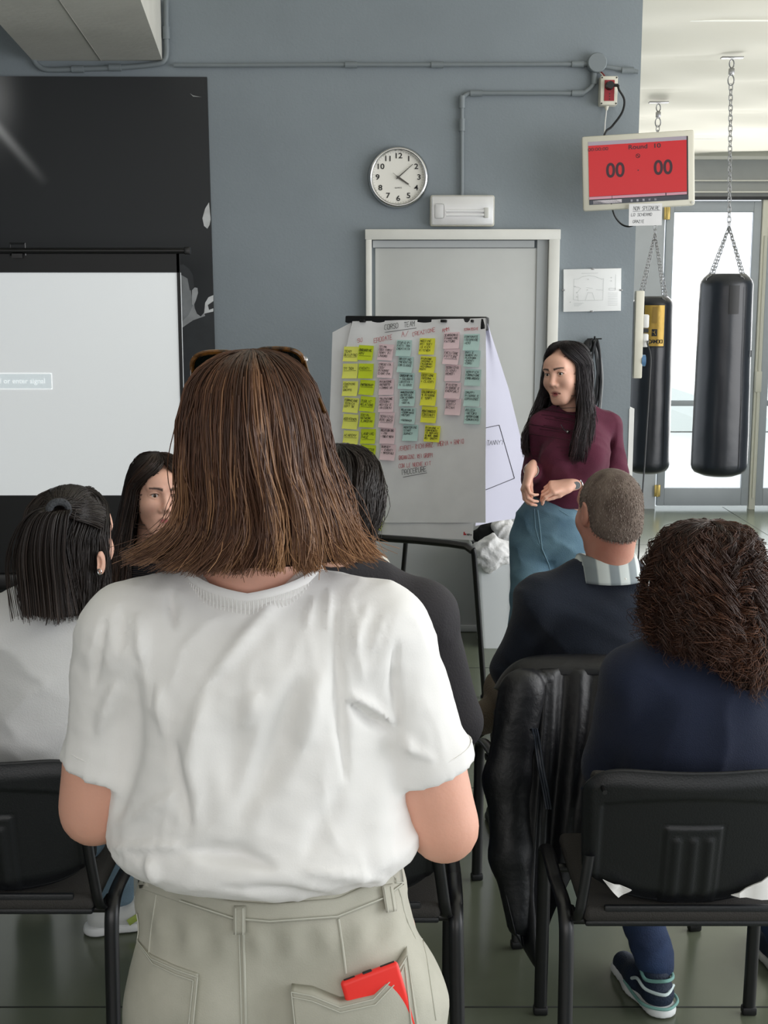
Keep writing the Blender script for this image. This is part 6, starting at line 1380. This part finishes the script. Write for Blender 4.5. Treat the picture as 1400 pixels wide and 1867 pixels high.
# ================================================================== woman with the half-up ponytail
F6 = Fig((-.83, 2.86, 0), rad(-6), 'woman with a half-up dark ponytail and a light grey T-shirt, seated at the edge', .009)
F6.seat(h=1.0, sw=.165, lean=-.05); P = F6.p; J = F6.J; J['head'] = P(132, 985, 2.87); J['neck'] = P(110, 1090, 2.86); J['shR'] = P(205, 1165, 2.86); J['shL'] = P(-40, 1160, 2.84); J['chest'] = P(85, 1220, 2.86); J['elR'] = (.23, .05, .74); J['elL'] = (-.25, .05, .74); J['waist'] = P(70, 1330, 2.86)
F6.w.update(chest=.155, waist=.155, hip=.16, sh=.047); J['kneeR'] = tuple(F6.I @ V((-.74, 3.36, .5))); J['ankR'] = tuple(F6.I @ V((-.765, 3.43, .11))); J['kneeL'] = tuple(F6.I @ V((-.98, 3.32, .5))); J['ankL'] = tuple(F6.I @ V((-1.06, 3.66, .1)))
RH6 = Rz(-20) @ Rx(-8)
b = F6.grid(.008, m=.17); F6.torso(b)
for q in 'LR': F6.leg(b, q); F6.arm(b, q)
head_sdf(b, J['head'], RH6, .96, ears=False); b.cap(J['neck'], J['head'], .05, .05, .03); F6.add('body', [b.mesh()], M['skin_b'], attr=lambda v_: np.zeros((len(v_), 4)))
s = F6.grid(.008, m=.18); F6.torso(s, .018)
for q in 'LR':
    a = s.blank(); F6.arm(a, q, .02, hand=False, fore=False); e, w_ = V(J['sh'+q]), V(J['el'+q]); a.clip(tuple(e+(w_-e)*.75), tuple(w_-e)); s.union(a, .03)
s.clip((0, 0, .55), (0, 0, -1), .02)
F6.add('t_shirt', [s.mesh()], mat('light_grey_cotton', (214, 214, 214), .9, bump=.15, bscale=300), disp=folds(12, .009, 23, (1, 1, 1.8)))
s = F6.grid(.01, m=.15); s.ell(J['pelvis'], (.17, .13, .12), .04)
for q in 'LR': F6.leg(s, q, .016)
s.clip((0, 0, .082), (0, 0, -1)); F6.add('jeans', [s.mesh()], mat('washed_denim', (112, 136, 152), .85, bump=.3, bscale=200, vary=.08), disp=folds(18, .007, 3))
o, SP = shoe(F6, tuple(F6.I @ V((-.845, 3.40, 0))), tuple(F6.I @ V((-.60, 3.50, 0))), m=mat('sneaker_white', (206, 208, 206), .6), sole=mat('sneaker_sole', (224, 226, 226), .5), name='sneaker')
MB().tube(bez([SP(.42, .047, .034), SP(.55, .047, .05), SP(.72, .044, .055), SP(.84, .036, .045)], 6), .010, 8, flat=((0, 0, 1), .4)).out('green_panel', mat('lime_panel', (158, 176, 84), .6), o)
shoe(F6, tuple(V(J['ankL'])+V((0, -.05, -.09))), tuple(V(J['ankL'])+V((0, .2, -.09))), m=mat('sneaker_white2', (206, 208, 206), .6), sole=M['white'], name='sneaker')
h = V(J['head']); MH = Matrix.Translation(h) @ Rz(-28).to_4x4()
LV = [(.120, 0, 0, .002, .002), (.118, 0, -.005, .035, .04), (.105, 0, -.008, .06, .07), (.08, 0, -.012, .076, .092), (.03, 0, -.016, .085, .104), (-.03, 0, -.018, .086, .102), (-.09, -.004, -.018, .088, .096), (-.14, -.01, -.02, .090, .092), (-.18, -.018, -.024, .092, .088)]
hair(F6.root, LV, 2600, 18, .0012, 44, M['hair_dark'], Mx=MH, face=(pi/2, .10, .02, .75), K=80, endvar=.22, wave=.006, tone=(.10, .42, .3), conv=.7, shell=.93, layer=(.88, 1.02), fly=.04)
# ear and tied-back lock
tie = F6.I @ at(107, 929, 2.73)
MB().tube([tie+V((.017*cos(a), .010*cos(a), .017*sin(a))) for a in np.linspace(0, 2*pi, 25)[:-1]], .0085, 9, closed=True).out('hair_tie', mat('hair_tie_grey', (66, 68, 72), .9, bump=.6, bscale=200), F6.root)
R_ = np.random.RandomState(9); n = 900; t = np.linspace(0, 1, 18)[None]; u1 = R_.normal(0, 1, (n, 1)); u2 = R_.normal(0, 1, (n, 1))
Q = [F6.I @ at(x, y, Y) for x, y, Y in ((112, 935, 2.77), (98, 926, 2.735), (80, 948, 2.725), (70, 1000, 2.725), (76, 1060, 2.735), (84, 1115, 2.735))]; Bz = np.array([tuple(p) for p in bez(Q, 6)]); ti = np.linspace(0, 1, len(Bz))
cen = np.stack([np.interp(t[0], ti, Bz[:, i]) for i in range(3)], -1)[None]; wd = (.006+.020*np.sin(np.clip(t*1.2, 0, 1)*pi/2))
PP = cen+np.stack([u1*wd+.004*np.sin(t*6+u2), u2*wd*.5, u1*0.0+u2*.004*t], -1); PP[..., 2] -= np.abs(u1)*.006*t
tubes('ponytail', PP, .0011*(1-.5*t**3)*np.ones((n, 1)), np.clip(.12+.4*R_.uniform(0, 1, (n, 1))+.3*t**2, 0, 1), M['hair_dark'], F6.root)
# hair swept back to the tie
n = 1500; a0 = R_.uniform(0, 1, (n, 1)); l0 = R_.uniform(0, 1, (n, 1))
th = pi/2*0+rad(-28); ctr = np.array([0, 0, 0.0])
st_ = np.stack([.082*np.sin((a0-.5)*3.0)+0*t, .075*np.cos((a0-.5)*3.0)*.9+0*t-.01, (.118-.09*np.abs(a0-.5)**1.4*2-.02*l0)+0*t], -1)
Rm_ = np.array(Rz(-28)); st_ = st_@Rm_.T+np.array(h); e_ = np.array(tie)+np.stack([R_.normal(0, .006, (n, 1)), 0*a0, R_.normal(0, .006, (n, 1))], -1)
PP = st_*(1-t[..., None]**1.1)+e_*t[..., None]**1.1; d_ = PP-np.array(h)-np.array([0, -.012, .02]); rr_ = np.linalg.norm(d_*np.array([1/.088, 1/.108, 1/.104]), axis=2, keepdims=True); mn = 1+.05*l0[..., None]*0+R_.uniform(0, .05, (n, 1, 1)); PP = np.where((rr_ < mn) & (t[..., None] < .93), np.array(h)+np.array([0, -.012, .02])+d_/rr_*mn, PP)
tubes('swept_hair', PP, .0011*np.ones(PP.shape[:2]), np.clip(.12+.45*R_.uniform(0, 1, (n, 1))+0*t, 0, 1), M['hair_dark'], F6.root)
er = F6.I @ at(184, 1026, 2.80); s = S(er-V((.03, .03, .05)), er+V((.03, .03, .05)), .003); s.ell(tuple(er), (.007, .014, .027), .004, rotm(Rz(-20))); s.ell(tuple(er+V((-.002, -.01, .002))), (.005, .008, .015), .003, rotm(Rz(-20)), 's'); F6.add('ear', [s.mesh()], M['skin_b'], attr=lambda v_: np.zeros((len(v_), 4)))
MB().tube([er+V((.004*cos(a), -.012, -.018+.006*sin(a))) for a in np.linspace(0, 2*pi, 15)[:-1]], .0014, 6, closed=True).out('earring', ch, F6.root)
# ================================================================== long-haired woman looking back
F7 = Fig((-.70, 3.80, 0), rad(-40), 'woman with long straight dark hair in black, turned round towards the camera', .009)
F7.seat(h=1.0, sw=.16, lean=-.02, zs=.49); P = F7.p; J = F7.J; J['head'] = P(287, 902, 3.80); J['neck'] = P(270, 1003, 3.83); J['shL'] = P(190, 1065, 3.83); J['shR'] = P(360, 1065, 3.86); J['chest'] = P(272, 1110, 3.84)
RH7 = Matrix.Rotation(rad(-40), 3, 'Z').inverted() @ Rz(204) @ Rx(-3) @ Ry(-4)
b = F7.grid(.009, m=.17); F7.torso(b)
for q in 'LR': F7.leg(b, q); F7.arm(b, q)
b.clip((0, 0, J['neck'][2]), (0, 0, 1)); hb = S(V(J['head'])-V((.16, .16, .24)), V(J['head'])+V((.16, .16, .14)), .0026); head_sdf(hb, J['head'], RH7, .95, ears=False); hb.cap(tuple(V(J['neck'])+V((0, 0, -.05))), tuple(V(J['head'])+RH7 @ V((0, -.02, -.05))), .046, .046, .02)
F7.add('body', [b.mesh(), hb.mesh()], M['skin_b'], attr=lambda v_: headpaint(v_, J['head'], np.array(RH7), .95, lips=(178, 100, 98), brow=(58, 42, 38)))
eyes(F7, J['head'], RH7, .95, look=(.05, .0))
s = F7.grid(.009, m=.18); F7.torso(s, .016)
for q in 'LR':
    a = s.blank(); F7.arm(a, q, .015, hand=False); a.clip(J['wr'+q], tuple(V(J['wr'+q])-V(J['el'+q]))); s.union(a, .03)
k_ = s.blank(); k_.ell(tuple(V(J['neck'])+V((0, .0, .05))), (.07, .07, .05), .01); s.F = np.maximum(s.F, -k_.F); s.clip((0, 0, .5), (0, 0, -1), .02)
F7.add('sweater', [s.mesh()], mat('black_knit', (20, 21, 28), .95, bump=.2, bscale=200), disp=folds(12, .006, 5))
s = F7.grid(.01, m=.15); s.ell(J['pelvis'], (.16, .13, .12), .04)
for q in 'LR': F7.leg(s, q, .014)
s.clip((0, 0, .09), (0, 0, -1)); F7.add('trousers', [s.mesh()], mat('black_trousers', (30, 31, 36), .9), disp=folds(14, .006, 3))
for q in 'LR': shoe(F7, tuple(V(J['ank'+q])+V((0, -.05, -.09))), tuple(V(J['ank'+q])+V((0, .2, -.09))), m=dk_shoe, sole=M['black'])
M['hair_dbrown'] = hairmat('hair_dark_brown', (22, 17, 15), (54, 40, 33), (112, 80, 60), .38)
MH = Matrix.Translation(V(J['head'])) @ RH7.to_4x4()
LV = [(.124, 0, -.01, .002, .002), (.122, 0, -.01, .035, .04), (.112, 0, -.01, .058, .07), (.085, 0, -.012, .078, .096), (.04, 0, -.014, .088, .110), (-.02, 0, -.016, .096, .114), (-.08, .0, -.016, .104, .116), (-.14, 0, -.01, .112, .12), (-.20, .0, .0, .12, .125), (-.26, .0, .01, .12, .13), (-.31, .0, .01, .115, .125)]
hair(F7.root, LV, 2600, 20, .0013, 51, M['hair_dbrown'], Mx=MH, face=(pi/2, .108, .03, .92), K=60, endvar=.15, wave=.004, tone=(.12, .4, .3), conv=.6, shell=.92, layer=(.88, 1.02), fly=.05)
# ================================================================== person in cream
F8 = Fig((-.21, 3.84, 0), 0, 'person in a cream top, almost hidden behind the dark-haired man', .011)
F8.seat(h=1.0, sw=.17, lean=-.03, zs=.50); P = F8.p; J = F8.J; J['head'] = P(560, 915, 3.85); J['neck'] = P(590, 1015, 3.85); J['shR'] = P(672, 1052, 3.84); J['shL'] = P(475, 1052, 3.84); J['chest'] = P(580, 1110, 3.85); J['elR'] = (.24, .06, .74)
b = F8.grid(.011, m=.17); F8.torso(b)
for q in 'LR': F8.leg(b, q); F8.arm(b, q)
head_sdf(b, J['head'], I3, .95); b.cap(J['neck'], J['head'], .05, .05, .03); F8.add('body', [b.mesh()], M['skin_b'], attr=lambda v_: np.zeros((len(v_), 4)))
s = F8.grid(.01, m=.18); F8.torso(s, .02); s.cap(tuple(V(J['neck'])+V((.0, -.01, -.02))), tuple(V(J['neck'])+V((.08, -.0, -.03))), .05, .05, .03)
for q in 'LR':
    a = s.blank(); F8.arm(a, q, .018, hand=False); a.clip(J['wr'+q], tuple(V(J['wr'+q])-V(J['el'+q]))); s.union(a, .03)
s.clip((0, 0, .52), (0, 0, -1), .02); F8.add('top', [s.mesh()], mat('cream_cloth', (214, 208, 196), .9, bump=.2, bscale=150), disp=folds(12, .008, 9))
s = F8.grid(.011, m=.15); s.ell(J['pelvis'], (.16, .13, .12), .04)
for q in 'LR': F8.leg(s, q, .014)
s.clip((0, 0, .09), (0, 0, -1)); F8.add('trousers', [s.mesh()], mat('grey_trousers', (60, 62, 68), .9))
for q in 'LR': shoe(F8, tuple(V(J['ank'+q])+V((0, -.05, -.09))), tuple(V(J['ank'+q])+V((0, .2, -.09))), m=dk_shoe, sole=M['black'])
LV = [(.118, 0, 0, .002, .002), (.115, 0, 0, .04, .04), (.105, 0, 0, .064, .07), (.08, 0, -.005, .078, .09), (.03, 0, -.012, .085, .10), (-.03, 0, -.018, .082, .098), (-.08, 0, -.03, .07, .08)]
hair(F8.root, LV, 500, 8, .002, 61, M['hair_dark'], Mx=Matrix.Translation(V(J['head'])), face=(pi/2, .09, .03, 1.2), K=40, shell=.95, starts=.6)
# ================================================================== leather jacket over the man's chair
cz = Matrix.Translation(V((.585, 3.585, 0))) @ Matrix.Rotation(rad(11), 4, 'Z'); ci = cz.inverted()
jk = empty('leather_jacket', (.585, 3.585, 0), rad(11), 'black leather jacket draped over the chair of the grey-haired man, one sleeve hanging down', 'jacket')
def cl(px, py, Y): return ci @ at(px, py, Y)
M['leatherj'] = mat('black_leather', (9, 12, 18), .46, spec=.55, bump=.35, bscale=26, detail=8)
top = [(905, 1300, 3.30), (925, 1250, 3.28), (950, 1226, 3.26), (990, 1219, 3.25), (1040, 1218, 3.25), (1090, 1219, 3.26), (1130, 1218, 3.28), (1150, 1226, 3.3)]
bot = [(930, 1690, 3.10), (948, 1720, 3.10), (962, 1745, 3.10), (985, 1765, 3.12), (1010, 1640, 3.14), (1050, 1560, 3.16), (1100, 1530, 3.2), (1150, 1520, 3.24)]
lft = [(905, 1300, 3.3), (898, 1400, 3.25), (897, 1500, 3.2), (902, 1580, 3.15), (930, 1690, 3.1)]
nu, nv = 90, 70
def rs3(P, n):
    P = np.array([tuple(cl(*p)) for p in P]); t = np.linspace(0, 1, n); return np.stack([np.interp(t, np.linspace(0, 1, len(P)), P[:, i]) for i in range(3)], -1)
A, B = rs3(top, nu), rs3(bot, nu); Lf = rs3(lft, nv); t = np.linspace(0, 1, nv)[None, :, None]; u_ = np.linspace(0, 1, nu)[:, None, None]
G = A[:, None]*(1-t)+B[:, None]*t; G = G+(Lf-G[0])[None]*(1-u_)**2.0
uu, tt2 = u_[..., 0]*np.ones((1, nv)), t[..., 0]*np.ones((nu, 1))
G[..., 1] -= .03*np.sin(np.clip(tt2*3, 0, 1)*pi/2)+.016*np.sin(uu*19+1.5*tt2)*(.3+tt2*.7)+.008*np.sin(uu*43+2*tt2)+.02*np.exp(-((uu-.42+.1*tt2)/.03)**2)
bk_ = G.copy(); bk_[..., 1] += .035+.02*tt2
vs = np.concatenate([G.reshape(-1, 3), bk_.reshape(-1, 3)]); g = grid_quads(nu, nv); n_ = nu*nv; idx = np.arange(n_).reshape(nu, nv); bd = np.concatenate([idx[:, 0], idx[-1, 1:], idx[-2::-1, -1], idx[0, -2:0:-1]]); b2 = np.roll(bd, -1)
ob = link('drape', mesh_np('drape', vs, np.concatenate([g, g[:, ::-1]+n_, np.stack([bd, b2, b2+n_, bd+n_], -1)[:, ::-1]])), M['leatherj'], jk); md = ob.modifiers.new('sm', 'SMOOTH'); md.iterations = 3
s = S(V(cl(960, 1450, 3.2))-V((.25, .2, .5)), V(cl(960, 1450, 3.2))+V((.3, .2, .35)), .007)
for a_, b_, ra, rb in (((950, 1262, 3.2), (925, 1420, 3.16), .06, .055), ((925, 1420, 3.16), (932, 1560, 3.12), .055, .05), ((932, 1560, 3.12), (950, 1680, 3.1), .05, .038), ((950, 1240, 3.24), (1000, 1240, 3.24), .03, .02)): s.cap(tuple(cl(*a_)), tuple(cl(*b_)), ra, rb, .03, flat=((0, 1, 0), .6))
_, sv_, sq_ = (lambda r: r)((None, *s.mesh())); nn_ = vnormals(sv_, sq_); sv_ = sv_+nn_*((1-np.abs(wob(sv_*np.array([1, 1, .5]), 13, 3)))**2*.004)[:, None]; link('sleeve', mesh_np('sleeve', sv_, sq_), M['leatherj'], jk)
c = MB(); c.tube(bez([cl(918, 1262, 3.27)]+[cl(x, y, 3.285) for x, y in ((935, 1235), (960, 1219), (1000, 1213), (1060, 1212), (1110, 1213), (1140, 1222), (1154, 1245))], 5), .016, 12, flat=((0, 0, 1), 2.4)); c.out('collar_roll', M['leatherj'], jk)
jbv = BVHTree.FromPolygons([cz @ V(p) for p in np.concatenate([sv_, vs[:n_]])], [tuple(int(i) for i in x) for x in np.concatenate([sq_, g+len(sv_)])])
for k, dx in enumerate((-7, 0, 7)):
    Q = []
    for (x, y) in ((974, 1328), (980, 1360), (986, 1400), (994, 1440), (1000, 1475)):
        r_ = ray(x+dx*.6, y).normalized(); hh = jbv.ray_cast(CAM, r_)[0]
        if hh is not None: Q.append(ci @ (hh-r_*.003))
    if len(Q) > 2: MB().tube(bez(Q, 5), .0028, 6).out('zip_seam', mat('leather_edge', (54, 60, 72), .35), jk)
